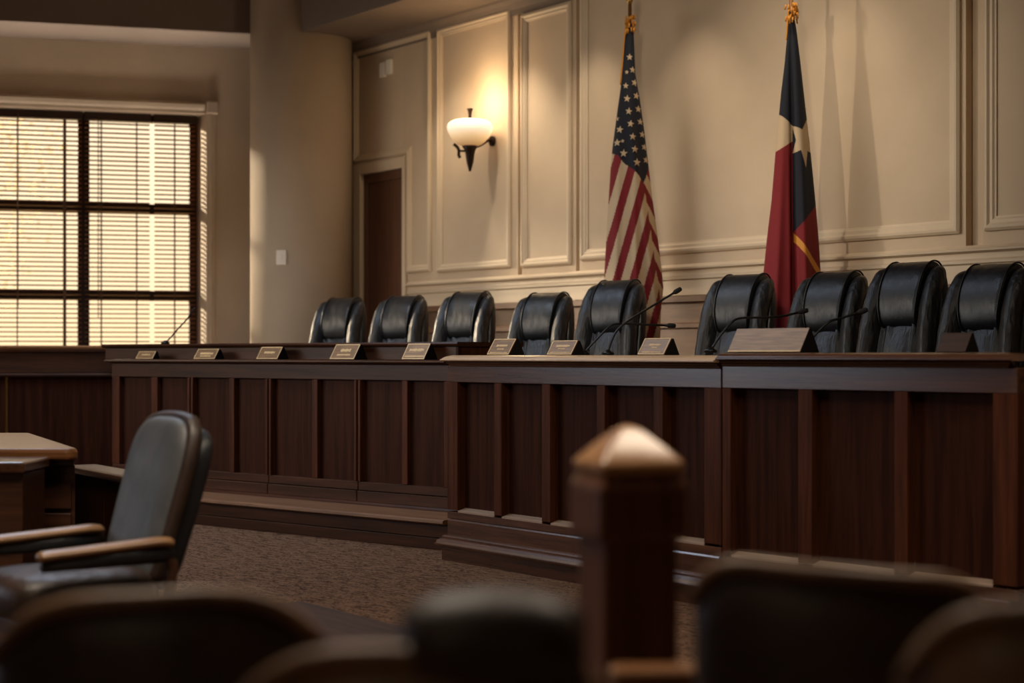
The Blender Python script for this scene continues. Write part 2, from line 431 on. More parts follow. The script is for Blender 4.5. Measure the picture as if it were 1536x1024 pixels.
# dark frame members and panes (behind the blinds)
GO = -.33
def wx(px): return LW.s_at(px, GO)
def wz(py, px=200): return LW.z_at(px, py, GO)
ver = [(wx(283), wx(294)), (wx(116), wx(134)), (wx(-60), wx(-42)), (swl, swl + .08)]
sw1g = wx(294)
hor = [(wz(321), wz(306)), (wz(451), wz(436)), (zw1 - .07, zw1), (zw0, zw0 + .07)]
bm = B()
for a, b_ in ver: sbox(bm, LW, a, b_, GO + .05, GO - .05, zw0, zw1)
for a, b_ in hor: sbox(bm, LW, swl, sw1g, GO + .04, GO - .05, a, b_)
obj('frame', bm, M['darkframe'], wn, bevel=.006)
xs = sorted([swl + .08] + [v for p in ver[:3] for v in p])[:-1]
xs = [(swl + .08, wx(-60)), (wx(-42), wx(116)), (wx(134), wx(283))]
zs = [(zw0 + .07, hor[1][0]), (hor[1][1], hor[0][0]), (hor[0][1], zw1 - .07)]
for a, b_ in xs:
    for c, d in zs:
        bm = B(); sbox(bm, LW, a - .01, b_ + .01, GO + .004, GO - .004, c - .01, d + .01); obj('pane', bm, M['glass'], wn)

# wooden blinds
def blind(s0, s1, tapes, label, cords):
    BO = -.20
    t = thing('window_blind', LW.w((s0 + s1) / 2, BO, zw0 + .1), label, 'blind', 'wooden window blinds')
    bm = B(); sbox(bm, LW, s0, s1, BO + .05, BO - .04, zw1 - .085, zw1 - .002); obj('headrail', bm, M['darkframe'], t, bevel=.008)
    bm = B(); z = zw1 - .115; pitch = .0475; tl = radians(-9)
    while z > zw0 + .12:
        dz = .025 * sin(tl); do = .025 * cos(tl)
        hexa(bm, [LW.w(s0 + .01, BO + do, z - dz), LW.w(s1 - .01, BO + do, z - dz), LW.w(s1 - .01, BO - do, z + dz), LW.w(s0 + .01, BO - do, z + dz),
                  LW.w(s0 + .01, BO + do, z - dz + .0055), LW.w(s1 - .01, BO + do, z - dz + .0055), LW.w(s1 - .01, BO - do, z + dz + .0055), LW.w(s0 + .01, BO - do, z + dz + .0055)])
        z -= pitch
    obj('slats', bm, M['slat'], t)
    bm = B(); sbox(bm, LW, s0 + .01, s1 - .01, BO + .028, BO - .028, zw0 + .05, zw0 + .085); obj('bottom_rail', bm, M['darkframe'], t, bevel=.006)
    for px, w in tapes:
        s = LW.s_at(px, BO); bm = B(); sbox(bm, LW, s - w / 2, s + w / 2, BO + .031, BO + .029, zw0 + .05, zw1 - .09); sbox(bm, LW, s - w / 2, s + w / 2, BO - .029, BO - .031, zw0 + .05, zw1 - .09)
        obj('ladder_tape', bm, M['tape'] if w > .032 else M['cord'], t)
    for px, ln in cords:
        s = LW.s_at(px, BO); bm = B(); tube(bm, [LW.w(s, BO + .06, zw1 - .05), LW.w(s, BO + .06, zw1 - ln)], .005, 6); obj('cord', bm, M['cord'], t)
    return t
smid = LW.s_at(125, -.20); sbr = LW.s_at(295, -.20)
blind(swl + .03, smid - .008, [(-120, .012), (-40, .012), (26, .012), (97, .03)], 'wide wooden slat blind left of the dark upright window bar', [(27, 2.0)])
sg1 = LW.s_at(228, -.20)
blind(smid + .008, sg1 - .013, [(152, .012), (205, .010)], 'wooden slat blind in the middle, between the dark upright bar and the bright gap', [(147, 2.1)])
blind(sg1 + .013, sbr, [(262, .010)], 'narrow wooden slat blind at the right end of the window, next to the sunlit reveal', [])
# ------------------------------------------------------------------ dais floor
DZ = .4
sLe = LFT.s_at(172); sRe = RGT.s_at(1517)
bm = B()
poly_prism(bm, [LFT.w(sLe, -.3, 0), LFT.w(LFT.s_at(680), -.3, 0), MID.w(.1, -.4, 0), RGT.w(0, -.4, 0), RGT.w(sRe - .1, -.4, 0), WALL.w(sR - .4, .07, 0), WALL.w(sC + .6, .07, 0), LFT.w(sLe - .2, -2.2, 0)], 0.001, DZ)
struct('floor_dais', bm, M['carpet'], 'raised carpeted floor behind the bench', 'floor')

# ------------------------------------------------------------------ benches
def panel_front(root, sg, mats, spans, zp0, zp1, z_fr, z_b, depth=.055, o=0.0, bright_sill=True):
    """recessed panels in spans [(s0, s1)], stiles between them, all under root"""
    wv, wv2, wh = mats
    for a, b_ in spans:
        bm = B(); sbox(bm, sg, a - .01, b_ + .01, o - depth, o - depth - .03, zp0 - .01, zp1 + .01); obj('panel', bm, wv, root)
CT_M, CT_R = 1.197, 1.209

def counter(sg, s0, s1, spans, zt, zp0, zp1, wh, root, plinth, m0=1.0, m1=0.0, end_ret=False, top_mat=None, zt1=None):
    o = -.045                                      # face of the rails behind the plinth foot
    panel_front(root, sg, (M['wood_v'], M['wood_v2'], wh), spans, zp0, zp1, 0, 0, o=o)
    dz = 0 if zt1 is None else zt1 - zt
    # frieze
    bm = B(); sbox(bm, sg, s0, s1, o, o - .06, zp1, zt - .062); obj('frieze', bm, wh, root, bevel=.003)
    # stiles
    edges = [s0] + [v for p in spans for v in p] + [s1]
    for i in range(0, len(edges), 2):
        bm = B(); sbox(bm, sg, edges[i], edges[i + 1], o, o - .06, zp0 - .001, zp1); obj('stile', bm, M['wood_v2'], root, bevel=.003)
    # bottom rail with a sloping sill at every panel
    bm = B(); sbox(bm, sg, s0, s1, o, o - .06, plinth[0], zp0 - .012)
    obj('bottom_rail', bm, wh, root, bevel=.003)
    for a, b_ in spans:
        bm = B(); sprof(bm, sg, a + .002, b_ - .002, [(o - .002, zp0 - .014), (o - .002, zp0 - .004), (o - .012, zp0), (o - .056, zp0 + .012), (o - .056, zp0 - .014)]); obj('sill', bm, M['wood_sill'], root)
    # plinth board, moulding, kick
    pz, mz, kz = plinth
    bm = B(); sprof(bm, sg, s0, s1, [(o - .05, mz), (o + .016, mz), (o + .016, pz - .008), (o + .008, pz), (o - .05, pz)], m0, 1 if end_ret else m1, lim=o); obj('plinth', bm, wh, root)
    bm = B(); h = mz - kz
    sprof(bm, sg, s0, s1, [(o - .03, kz), (.028, kz), (.03, kz + h * .16), (.022, kz + h * .22), (.018, kz + h * .42), (.004, kz + h * .60), (-.004, kz + h * .66), (-.004, kz + h * .80), (-.014, kz + h * .92), (-.029, mz), (o - .03, mz)], m0, 1 if end_ret else m1, lim=o)
    obj('base_moulding', bm, wh, root)
    bm = B(); sbox(bm, sg, s0 + .01, s1, 0, -.06, 0, kz); obj('kickboard', bm, wh, root)
    # cornice moulding under the top, then the top
    bm = B()
    sprof(bm, sg, s0, s1, [(o - .05, zt - .064), (o + .004, zt - .064), (o + .012, zt - .052), (o + .022, zt - .046), (o + .026, zt - .040), (o + .022, zt - .036), (o + .030, zt - .034), (o - .05, zt - .034)], m0, 1 if end_ret else m1, dz=dz, lim=o)
    obj('cornice', bm, wh, root)
    bm = B()
    sprof(bm, sg, s0, s1, [(o - .78, zt - .034), (o + .042, zt - .034), (o + .050, zt - .029), (o + .050, zt - .024), (o + .044, zt - .022), (o + .036, zt - .014), (o + .022, zt - .006), (o + .0, zt), (o - .78, zt)], m0, 1 if end_ret else m1, dz=dz, lim=o)
    obj('worktop', bm, top_mat or wh, root)

M['wood_sill'] = wood('walnut_sheen_sill', lin(136, 112, 94), lin(168, 146, 126), 'x', -angM, rough=.25, coat=.6)  # walnut lightened so the sills carry a painted window reflection
o_ = -.045
spm = [(686, 741), (752, 812.5), (825, 895), (907, 980), (994, 1056)]
spm = [(MID.s_at(a, o_), MID.s_at(b, o_)) for a, b in spm]
zp0m = MID.z_at(716, 769, o_); zp1m = MID.z_at(690, 573, o_)
cm = thing('bench_counter', MID.w(1.0, 0, 0), 'middle section of the dark panelled bench with five recessed panels and a bright tan top', 'bench')
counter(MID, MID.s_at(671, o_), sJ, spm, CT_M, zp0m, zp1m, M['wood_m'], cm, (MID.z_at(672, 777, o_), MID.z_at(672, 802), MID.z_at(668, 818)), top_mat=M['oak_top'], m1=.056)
spr = [(1096, 1197), (1218, 1341), (1361, 1489)]
spr = [(RGT.s_at(a, o_), RGT.s_at(b, o_)) for a, b in spr]
cr = thing('bench_counter', RGT.w(.8, 0, 0), 'right section of the dark panelled bench with three wide recessed panels', 'bench')
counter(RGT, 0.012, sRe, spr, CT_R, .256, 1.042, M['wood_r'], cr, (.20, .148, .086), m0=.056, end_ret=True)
# return end of the right section
bm = B(); sbox(bm, RGT, sRe - .09, sRe, o_ - .09, -.82, 0, CT_R - .06); obj('end_panel', bm, M['wood_v2'], cr, bevel=.004)
bm = B(); p = RGT.w(RGT.s_at(1503), o_ + .002, 0)
s_ = RGT.s_at(1491, o_); s2_ = RGT.s_at(1516, o_)
bm.free()
bm = B(); sbox(bm, MID, MID.s_at(675, o_), MID.s_at(675, o_) + .08, o_ - .09, -.82, 0, CT_M - .06); obj('end_panel', bm, M['wood_v2'], cm, bevel=.004)

# left bench
lb = thing('bench_counter', LFT.w(-2, 0, 0), 'left section of the dark panelled bench with raised ledge and step', 'bench')
spans_px = [(179, 231 - 4), (236, 282), (290, 344), (351, 399), (407, 468), (476, 532), (541, 603), (611, 666)]
spl = [(LFT.s_at(a), LFT.s_at(b)) for a, b in spans_px]
zlt, zl0, zl1 = 1.166, LFT.z_at(640, 729), LFT.z_at(640, 571)
s0, s1 = LFT.s_at(168), LFT.s_at(676)
wh = M['wood_l']
panel_front(lb, LFT, (M['wood_v'], 0, 0), spl, zl0, zl1, 0, 0, depth=.035)
bm = B(); sbox(bm, LFT, s0, s1, 0, -.08, zl1, zlt - .03); obj('frieze', bm, wh, lb, bevel=.003)
edges = [s0] + [v for p in spl for v in p] + [s1]
for i in range(0, len(edges), 2):
    a, b_ = edges[i], edges[i + 1]
    unit_seam = (i // 2) % 2 == 0 and 0 < i < len(edges) - 2
    bm = B()
    if unit_seam:
        m_ = (a + b_) / 2; sbox(bm, LFT, a, m_ - .008, .006, -.09, zl0, zl1); sbox(bm, LFT, m_ + .008, b_, .006, -.09, zl0, zl1)
    else: sbox(bm, LFT, a, b_, 0, -.09, zl0, zl1)
    obj('stile', bm, M['wood_v2'], lb, bevel=.003)
zlb = LFT.z_at(660, 744); zst = .193
seams = [s0] + [LFT.s_at(x) for x in (286, 403, 537)] + [s1]
for a, b_ in zip(seams, seams[1:]):
    bm = B(); sbox(bm, LFT, a + .004, b_ - .004, .0, -.09, zlb, zl0 - .002); sbox(bm, LFT, a + .004, b_ - .004, .012, -.09, zst + .02, zlb - .004); obj('bottom_rail', bm, wh, lb, bevel=.003)
bm = B(); sprof(bm, LFT, s0, s1 + .3, [(-.09, zst), (.03, zst), (.03, zst + .008), (.016, zst + .02), (-.09, zst + .02)]); obj('skirting', bm, wh, lb)
bm = B(); sprof(bm, LFT, s0, s1 + .35, [(0, zst - .03), (.42, zst - .03), (.43, zst - .022), (.428, zst - .008), (.415, zst), (0, zst)]); obj('step_tread', bm, M['step'] if 'step' in M else M['wood_sill2'] if 'wood_sill2' in M else wh, lb)
bm = B(); sbox(bm, LFT, s0, s1 + .35, .38, .3, .075, zst - .03); sbox(bm, LFT, s0, s1 + .35, .365, .3, 0.0, .07); obj('step_riser', bm, wh, lb, bevel=.004)
# ledge, riser and raised cap
bm = B(); sprof(bm, LFT, s0, s1 - .02, [(-.2, zlt - .034), (.004, zlt - .034), (.012, zlt - .026), (.034, zlt - .022), (.044, zlt - .014), (.042, zlt - .006), (.03, zlt), (-.2, zlt)], 1); obj('ledge', bm, wh, lb)
RO = -.17
srr = LFT.s_at(690, RO)
zcp = LFT.z_at(690, 512.5, RO)
bm = B(); sbox(bm, LFT, LFT.s_at(158, RO), srr - .012, RO, RO - .03, zlt, zcp - .03); obj('riser', bm, wh, lb, bevel=.003)
bm = B(); sbox(bm, LFT, srr - .04, srr - .012, RO, RO - .62, zlt, zcp - .03); obj('riser_end', bm, M['wood_v2'], lb, bevel=.003)
bm = B(); sprof(bm, LFT, LFT.s_at(156, RO), srr, [(RO - .62, zcp - .03), (RO + .012, zcp - .03), (RO + .024, zcp - .022), (RO + .03, zcp - .012), (RO + .022, zcp), (RO - .62, zcp)]); obj('raised_top', bm, M['lefttop'] if 'lefttop' in M else wh, lb)
bm = B(); sbox(bm, LFT, s0, s0 + .06, -.02, -.8, 0, zlt - .03); obj('end_panel', bm, M['wood_v2'], lb)

# far left panelled bench front
FY = 14.1
FL = Seg((ray(165) * FY, FY), (1, .02))
fb = thing('side_bench', FL.w(-1, 0, 0), 'dark wooden side bench front under the window, left of the long bench', 'bench')
x0 = -3.0; x1 = FL.s_at(169)
bm = B(); sprof(bm, FL, x0, x1, [(-.5, 1.225), (.015, 1.225), (.04, 1.245), (.045, 1.262), (.03, 1.275), (-.5, 1.275)]); obj('bench_top', bm, M['oak_x'], fb)
bm = B(); sbox(bm, FL, x0, x1, 0, -.05, 1.055, 1.225); obj('frieze', bm, M['wood_x'], fb, bevel=.004)
bm = B(); sprof(bm, FL, x0, x1, [(-.02, 1.02), (.02, 1.02), (.034, 1.035), (.03, 1.05), (-.02, 1.055)]); obj('rail_moulding', bm, M['oak_d'] if 'oak_d' in M else M['wood_x'], fb)
sbr_ = FL.s_at(10)
bm = B(); sbox(bm, FL, x0, sbr_ - .012, -.005, -.05, 0, 1.02); obj('front_panel', bm, M['wood_v'], fb)
bm = B(); sbox(bm, FL, sbr_ + .012, x1, -.005, -.05, 0, 1.02); obj('front_panel', bm, M['wood_v'], fb)
bm = B(); sbox(bm, FL, sbr_ - .009, sbr_ + .009, .002, -.03, 0, 1.02); obj('metal_strip', bm, M['brass'], fb)

# ------------------------------------------------------------------ desks at the left edge
YD = 8.0
dz = zat(672, YD)
dk = thing('clerk_desk', (-2.5, YD + .6, 0), 'brown wooden desk at the left edge behind the wooden armchair', 'desk')
cx1 = ray(117) * YD
bm = B()
top = [(-4.2, YD - .05), (cx1 - .03, YD - .05), (cx1, YD), (cx1 - .02, YD + .06), (ray(46) * 9.6, 9.6), (-4.2, 9.6)]
a = [bm.verts.new((x, y, dz - .055)) for x, y in top]; b_ = [bm.verts.new((x, y, dz)) for x, y in top]
for i in range(6): face(bm, [a[i], a[(i + 1) % 6], b_[(i + 1) % 6], b_[i]])
face(bm, a[::-1]); face(bm, b_)
obj('desktop', bm, M['oak_x'], dk, bevel=.018, segs=3)
bm = B(); poly_prism(bm, [V2(-4.1, YD + .12), V2(ray(103) * YD, YD + .12), V2(ray(36) * 9.4, 9.4), V2(-4.1, 9.4)], 0, dz - .085); obj('desk_body', bm, M['wood_x'], dk, bevel=.004)
bm = B(); poly_prism(bm, [V2(-4.15, YD + .03), V2(ray(109) * YD, YD + .03), V2(ray(40) * 9.5, 9.5), V2(-4.15, 9.5)], dz - .085, dz - .055); obj('apron_moulding', bm, M['wood_x'], dk, bevel=.006)
for k, (z0, z1) in enumerate(((.50, .62), (.30, .48))):
    bm = B(); box(bm, ray(32) * YD, ray(98) * YD, YD + .10, YD + .12, z0 - .02, z1 - .02); obj('drawer', bm, M['wood_x'], dk, bevel=.004)
YD2 = 7.5
d2z = zat(693, YD2)
d2 = thing('side_table', (-2.9, YD2 + .2, 0), 'low dark table with pale top cut by the left edge of the photo', 'table')
bm = B(); box(bm, -3.6, ray(36) * YD2, YD2, YD2 + .42, d2z - .05, d2z); obj('tabletop', bm, M['wood_m'], d2, bevel=.01)
bm = B(); box(bm, -3.5, ray(30) * YD2, YD2 + .04, YD2 + .40, 0, d2z - .05); obj('table_body', bm, M['wood_x'], d2, bevel=.004)
# low partition between desk and armchair
g0 = V2(ray(108) * 8.55, 8.55); g1 = V2(ray(195) * 7.8, 7.8)
LP = Seg(g0, g1 - g0); Lp = (g1 - g0).length + .12
lpz = zat(698, 8.5)
lp = thing('low_partition', LP.w(.4, 0, 0), 'low dark wooden partition with pale cap between desk and armchair', 'partition')
bm = B(); sprof(bm, LP, 0, Lp, [(-.12, lpz - .035), (.02, lpz - .035), (.034, lpz - .02), (.03, lpz - .006), (.02, lpz), (-.12, lpz)]); obj('cap', bm, M['wood_m'], lp)
mseam = LP.s_at(156)
bm = B(); sbox(bm, LP, 0.02, mseam - .006, 0, -.1, 0, lpz - .035); obj('panel', bm, M['wood_v'], lp, bevel=.004)
bm = B(); sbox(bm, LP, mseam + .006, Lp - .02, 0, -.1, 0, lpz - .035); obj('panel', bm, M['wood_v'], lp, bevel=.004)

# ------------------------------------------------------------------ judges' chairs
def make_judge_chair():
    t = thing('leather_chair', (0, 0, 0), '', 'chair', 'black leather chairs behind the bench')
    rec = lambda y, z: y + max(0, z - .5) * .13
    # outer shell
    bm = B(); rings = []
    for z, hw, ht in ((.50, .205, .05), (.56, .228, .062), (.75, .238, .066), (.95, .240, .066), (1.08, .234, .064), (1.17, .220, .060), (1.235, .196, .054), (1.275, .160, .046), (1.295, .11, .032), (1.30, .05, .015)):
        rings.append([Vector((x, rec(y + .055 + (x / .24) ** 2 * -.03, z), z)) for x, y in sup(hw, ht, 32, .62)])
    loft(bm, rings); obj('back_shell', bm, M['leather'], t, sub=1, world=False)
    # side bolsters
    for sx in (-1, 1):
        bm = B()
        pts = crom([(sx * .196, rec(-.06, .50), .50), (sx * .205, rec(-.085, .62), .62), (sx * .203, rec(-.092, .78), .78), (sx * .196, rec(-.09, .92), .92), (sx * .190, rec(-.075, 1.05), 1.05), (sx * .185, rec(-.045, 1.15), 1.15), (sx * .178, rec(.0, 1.215), 1.215), (sx * .17, rec(.05, 1.24), 1.24)], 4)
        n = len(pts); rad = []
        for i in range(n):
            f = i / (n - 1); w = 1 if f < .8 else max(.25, 1 - ((f - .8) / .2) ** 2 * .75)
            if f < .06: w = .7
            pk = 1 + .05 * sin(i * 2.1 + sx) * (1 if f < .55 else .35)
            rad.append((.056 * w * pk, .078 * w * (1 + .03 * sin(i * 1.7))))
        tube(bm, pts, rad, 16); obj('side_bolster', bm, M['leather_w'], t, sub=1, world=False)
        # stitched piping along the bolster
    # headrest pad, rolled over the top
    prof = [(-.070, .925), (-.108, .95), (-.128, 1.01), (-.134, 1.08), (-.126, 1.15), (-.104, 1.22), (-.066, 1.275), (-.015, 1.306), (.04, 1.306), (.085, 1.275), (.10, 1.22), (.075, 1.15), (.02, 1.08), (-.01, 1.0), (-.03, .945)]
    cy = sum(p[0] for p in prof) / len(prof); cz = sum(p[1] for p in prof) / len(prof)
    bm = B(); rings = []
    hw = .146
    for u in (-1, -.985, -.94, -.86, -.6, -.3, 0, .3, .6, .86, .94, .985, 1):
        k = {1: .80, .985: .90, .94: .965, .86: .992}.get(abs(u), 1.0)
        ring = []
        for i, (y, z) in enumerate(prof):
            yy = cy + (y - cy) * k; zz = cz + (z - cz) * (1 - (1 - k) * .55)
            xs_ = hw * u * (1 - .14 * max(0, (1.1 - zz)) / .18)
            yy += .0035 * sin(u * 23 + i * .7) * (1 if abs(u) < .9 else 0)
            ring.append(Vector((xs_, rec(yy, zz), zz)))
        rings.append(ring)
    loft(bm, rings); obj('headrest_pad', bm, M['leather'], t, sub=2, world=False)
    # piping on both edges of the pad
    for sx in (-1, 1):
        bm = B(); pts = [Vector((sx * hw * .955 * (1 - .14 * max(0, (1.1 - z)) / .18), rec(cy + (y - cy) * .975, z), cz + (z - cz) * .985)) for y, z in prof[:11]]
        tube(bm, crom(pts, 3), .0055, 6); obj('piping', bm, M['leather'], t, world=False)
    # gathered lower panel
    bm = B(); rings = []
    nz = 12
    for j in range(nz + 1):
        f = j / nz; z = .50 + f * .46; ring = []
        bulge = .03 * sin(pi * min(1, f * 1.05)) ; w = .150
        for x, y in sup(w, .05, 64, .45):
            front = 1 if y < 0 else 0
            pl = front * (.010 * sin(x * 105 + .8 * sin(z * 14)) + .005 * sin(x * 190 + 2 + z * 9)) * (.35 + .65 * f)
            ring.append(Vector((x, rec(y - .035 - bulge * front + pl, z), z)))
        rings.append(ring)
    loft(bm, rings); obj('lumbar_panel', bm, M['leather_w'], t, world=False)
    # seat, arms, pedestal
    bm = B(); rings = []
    for z, k in ((.37, .86), (.385, .96), (.42, 1.0), (.465, 1.0), (.495, .95), (.51, .82), (.514, .55)):
        rings.append([Vector((x, y - .19, z)) for x, y in sup(.235 * k, .235 * k, 32, .5)])
    loft(bm, rings); obj('seat', bm, M['leather'], t, sub=1, world=False)
    bm = B(); lathe(bm, [(.05, .09), (.05, .16), (.032, .17), (.032, .36), (.09, .365), (.09, .375)], 20, (0, -.15, 0)); obj('pedestal', bm, M['blackmetal'], t, world=False)
    for k in range(5):
        a = 2 * pi * k / 5 + .3; c, s = cos(a), sin(a)
        bm = B(); tube(bm, [(0, -.15, .125), (c * .15, -.15 + s * .15, .115), (c * .235, -.15 + s * .235, .075)], [(.028, .022), (.024, .02), (.016, .014)], 8); lg = obj('leg', bm, M['blackmetal'], t, world=False)
        bm = B(); lathe(bm, [(.006, -.024), (.026, -.018), (.030, 0), (.026, .018), (.006, .024)], 14)
        bmesh.ops.rotate(bm, verts=bm.verts, cent=(0, 0, 0), matrix=Matrix.Rotation(pi / 2, 3, 'X') @ Matrix.Rotation(0, 3, 'Z'))
        bmesh.ops.translate(bm, verts=bm.verts, vec=(c * .235, -.15 + s * .235, .031)); obj('caster', bm, M['blackmetal'], lg, world=False)
    return t
CH = Seg((.215, 13.0), R_DIR)
chairs = [(506, 445, 'black leather chair at the far left end of the row, in front of the column'),
          (597, 442, 'black leather chair in front of the brown door'),
          (695, 436, 'third black leather chair from the left, below the lit wall lamp'),
          (810, 437, 'black leather chair behind the two small brass nameplates left of the striped flag'),
          (915, 418, 'black leather chair left of the striped flag, behind two crossing microphones'),
          (1104, 409, 'black leather chair left of the red foot of the lone star flag'),
          (1240, 405, 'black leather chair right of the red flag foot, behind the largest nameplate'),
          (1354, 390, 'tallest black leather chair, second from the right end of the row'),
          (1476, 393, 'black leather chair at the far right end of the row, behind a small wooden nameplate')]
proto = None
CHAIRS = []
for i, (px, py, lab) in enumerate(chairs):
    s_ = CH.s_at(px); p = CH.w(s_, 0, DZ); d = p.y
    zt = zat(py, d); k = (zt - DZ) / 1.311
    rz = -radians(38) - atan(ray(px))
    if proto is None:
        proto = make_judge_chair(); r = proto; r.location = p; r.rotation_euler = (0, 0, rz); r['label'] = lab; r.scale = (1, 1, k)
    else: r = dup(proto, p, rz, lab, (1, 1, k))
    CHAIRS.append(r)

# ------------------------------------------------------------------ nameplates
def nameplate(sg, pxl, pxr, ytop, zb, o, label, marks, dark=False, hmm=None):
    sl, sr_ = sg.s_at(pxl, o), sg.s_at(pxr, o); d = sg.y_at((pxl + pxr) / 2, o)
    h = zat(ytop, d) - zb; L = sr_ - sl; dep = h * .62
    mid = sg.w((sl + sr_) / 2, o, zb + .001)
    t = thing('nameplate', mid, label, 'nameplate', 'nameplates on the bench', rz=sg.ang())
    # local frame: x along, -y towards the room
    bm = B()
    pr = [(0, 0), (dep, h), (dep + .012, h), (dep * 2 + .0, 0)]
    a = [bm.verts.new((-L / 2, y, z)) for y, z in pr]; b = [bm.verts.new((L / 2, y, z)) for y, z in pr]
    for i in range(4): face(bm, [a[i], a[(i + 1) % 4], b[(i + 1) % 4], b[i]])
    face(bm, a); face(bm, b[::-1]); obj('holder', bm, M['blackmetal'], t, world=False)
    def fp(u, v, out):   # point on the slanted front, u along x, v up the slope 0..1
        nl = sqrt(dep * dep + h * h)
        return Vector((u, dep * v - out * h / nl, h * v + out * dep / nl))
    def slab(bm, u0, u1, v0, v1, t0, t1):
        hexa(bm, [fp(u0, v0, t0), fp(u1, v0, t0), fp(u1, v1, t0), fp(u0, v1, t0), fp(u0, v0, t1), fp(u1, v0, t1), fp(u1, v1, t1), fp(u0, v1, t1)])
    bm = B(); slab(bm, -L / 2, L / 2, .02, 1.0, 0, .004)
    obj('face_plate', bm, M['wood_plate'] if dark else M['plate'], t, world=False)
    if not dark:
        bm = B(); e = .006
        for u0, u1, v0, v1 in ((-L / 2, L / 2, .02, .07), (-L / 2, L / 2, .95, 1.0), (-L / 2, -L / 2 + e, .07, .95), (L / 2 - e, L / 2, .07, .95))[:4 if marks else 1]: slab(bm, u0, u1, v0, v1, .004, .006)
        obj('rim', bm, M['plate_mark'], t, world=False)
    if marks:
        # worn engraved lines, unreadable in the photograph
        bm = B()
        rnd = random.Random(int(pxl))
        for v, w, hh in marks:
            x = -L * w / 2
            while x < L * w / 2:
                ww = L * rnd.uniform(.018, .04); hv = hh * rnd.uniform(.6, 1.1)
                slab(bm, x, x + ww, v - hv / 2, v + hv / 2, .004, .0055); x += ww + L * .010
        obj('engraving', bm, M['plate_mark'], t, world=False)
    return t
M['wood_plate'] = wood('nameplate_wood', lin(46, 30, 21), lin(72, 50, 36), 'x', rough=.5, coat=0, spec=.2)
two = [(.58, .5, .13), (.36, .28, .09)]
nameplate(LFT, 204, 229, 527.5, zlt, -.03, 'leftmost nameplate on the ledge of the left bench, brown and shaded', [(.55, .5, .2)])
nameplate(LFT, 291, 322, 524, zlt, -.03, 'second nameplate from the left on the ledge of the left bench', [(.55, .6, .2), (.3, .5, .12)])
nameplate(LFT, 385, 416, 521, zlt, -.03, 'third nameplate from the left, middle one on the ledge of the left bench', [(.55, .5, .2)])
nameplate(LFT, 495, 531, 517, zlt, -.03, 'fourth nameplate from the left, palest one on the ledge of the left bench', [(.6, .4, .2), (.3, .55, .12)])
nameplate(LFT, 603, 636, 516, zlt, -.03, 'fifth nameplate from the left, at the right end of the left bench ledge', [(.6, .65, .18), (.2, .85, .1)])
nameplate(MID, 731, 763, 509, CT_M, -.14, 'small brass nameplate at the left end of the tan counter top, below the fourth chair', two + [(.14, .8, .06)])
nameplate(MID, 821, 857, 511.5, CT_M, -.14, 'small brass nameplate on the tan counter top, left of the crossing microphones', [(.62, .55, .16), (.42, .3, .08), (.16, .85, .07)])
nameplate(MID, 957, 996, 508, CT_M, -.14, 'small brass nameplate on the tan counter top, right of the crossing microphones', [(.6, .42, .12), (.44, .16, .07), (.16, .7, .08)])
nb = nameplate(RGT, 1092, 1200, 493, CT_R, -.14, 'large blank tan nameplate in front of the lone star flag', None)
nameplate(RGT, 1405, 1448, 500, CT_R, -.14, 'plain dark wooden nameplate in front of the chair at the far right end', None, dark=True)

# ------------------------------------------------------------------ microphones
def microphone(pts, d, label, zb, r=.0062, head=.05, hr=.014):
    P3 = [P(x, y, d + (i * .02)) for i, (x, y) in enumerate(pts)]
    P3[0].z = zb + .002
    t = thing('gooseneck_microphone', P3[0], label, 'microphone', 'gooseneck microphones on the bench')
    bm = B(); tube(bm, crom([P3[0] + Vector((0, 0, .012))] + P3[1:], 6), r, 8); obj('gooseneck', bm, M['blackmetal'], t)
    bm = B(); dirv = (P3[-1] - P3[-2]).normalized(); e = P3[-1]
    tube(bm, [e - dirv * .01, e, e + dirv * head * .15, e + dirv * head * .6, e + dirv * head * .92, e + dirv * head], [.006, hr * .7, hr, hr, hr * .8, hr * .3], 14); obj('microphone_head', bm, M['blackfoam'], t)
    bm = B(); lathe(bm, [(.035, 0), (.035, .012), (.02, .022), (.009, .03)], 20, P3[0]); obj('base', bm, M['blackmetal'], t)
    return t
microphone([(912, 531), (917, 512), (926, 495), (945, 479), (978, 459), (1011, 439)], MID.y_at(912, -.42), 'tallest gooseneck microphone reaching up right across the striped flag foot', CT_M)
microphone([(876, 531), (893, 511), (914, 490), (932, 485.5), (962, 486.5), (1001, 488)], MID.y_at(876, -.46), 'gooseneck microphone bent level across the chair left of the striped flag', CT_M)
microphone([(1066, 531), (1080, 504), (1097, 484), (1112, 477), (1150, 476), (1176, 473.5), (1199, 468)], MID.y_at(1066, -.4), 'gooseneck microphone left of the large tan nameplate, head before the red flag foot', CT_R)
microphone([(1206, 531), (1222, 503), (1243, 483), (1262, 477), (1288, 468.5)], RGT.y_at(1206, -.4), 'gooseneck microphone rising from behind the right end of the large tan nameplate', CT_R)
microphone([(248, 519), (256, 506), (268, 492), (280, 479), (290, 465)], LFT.y_at(248, -.5), 'thin gooseneck microphone in front of the right blind, at the left end of the bench', zcp - .0, r=.006, head=.03, hr=.007)

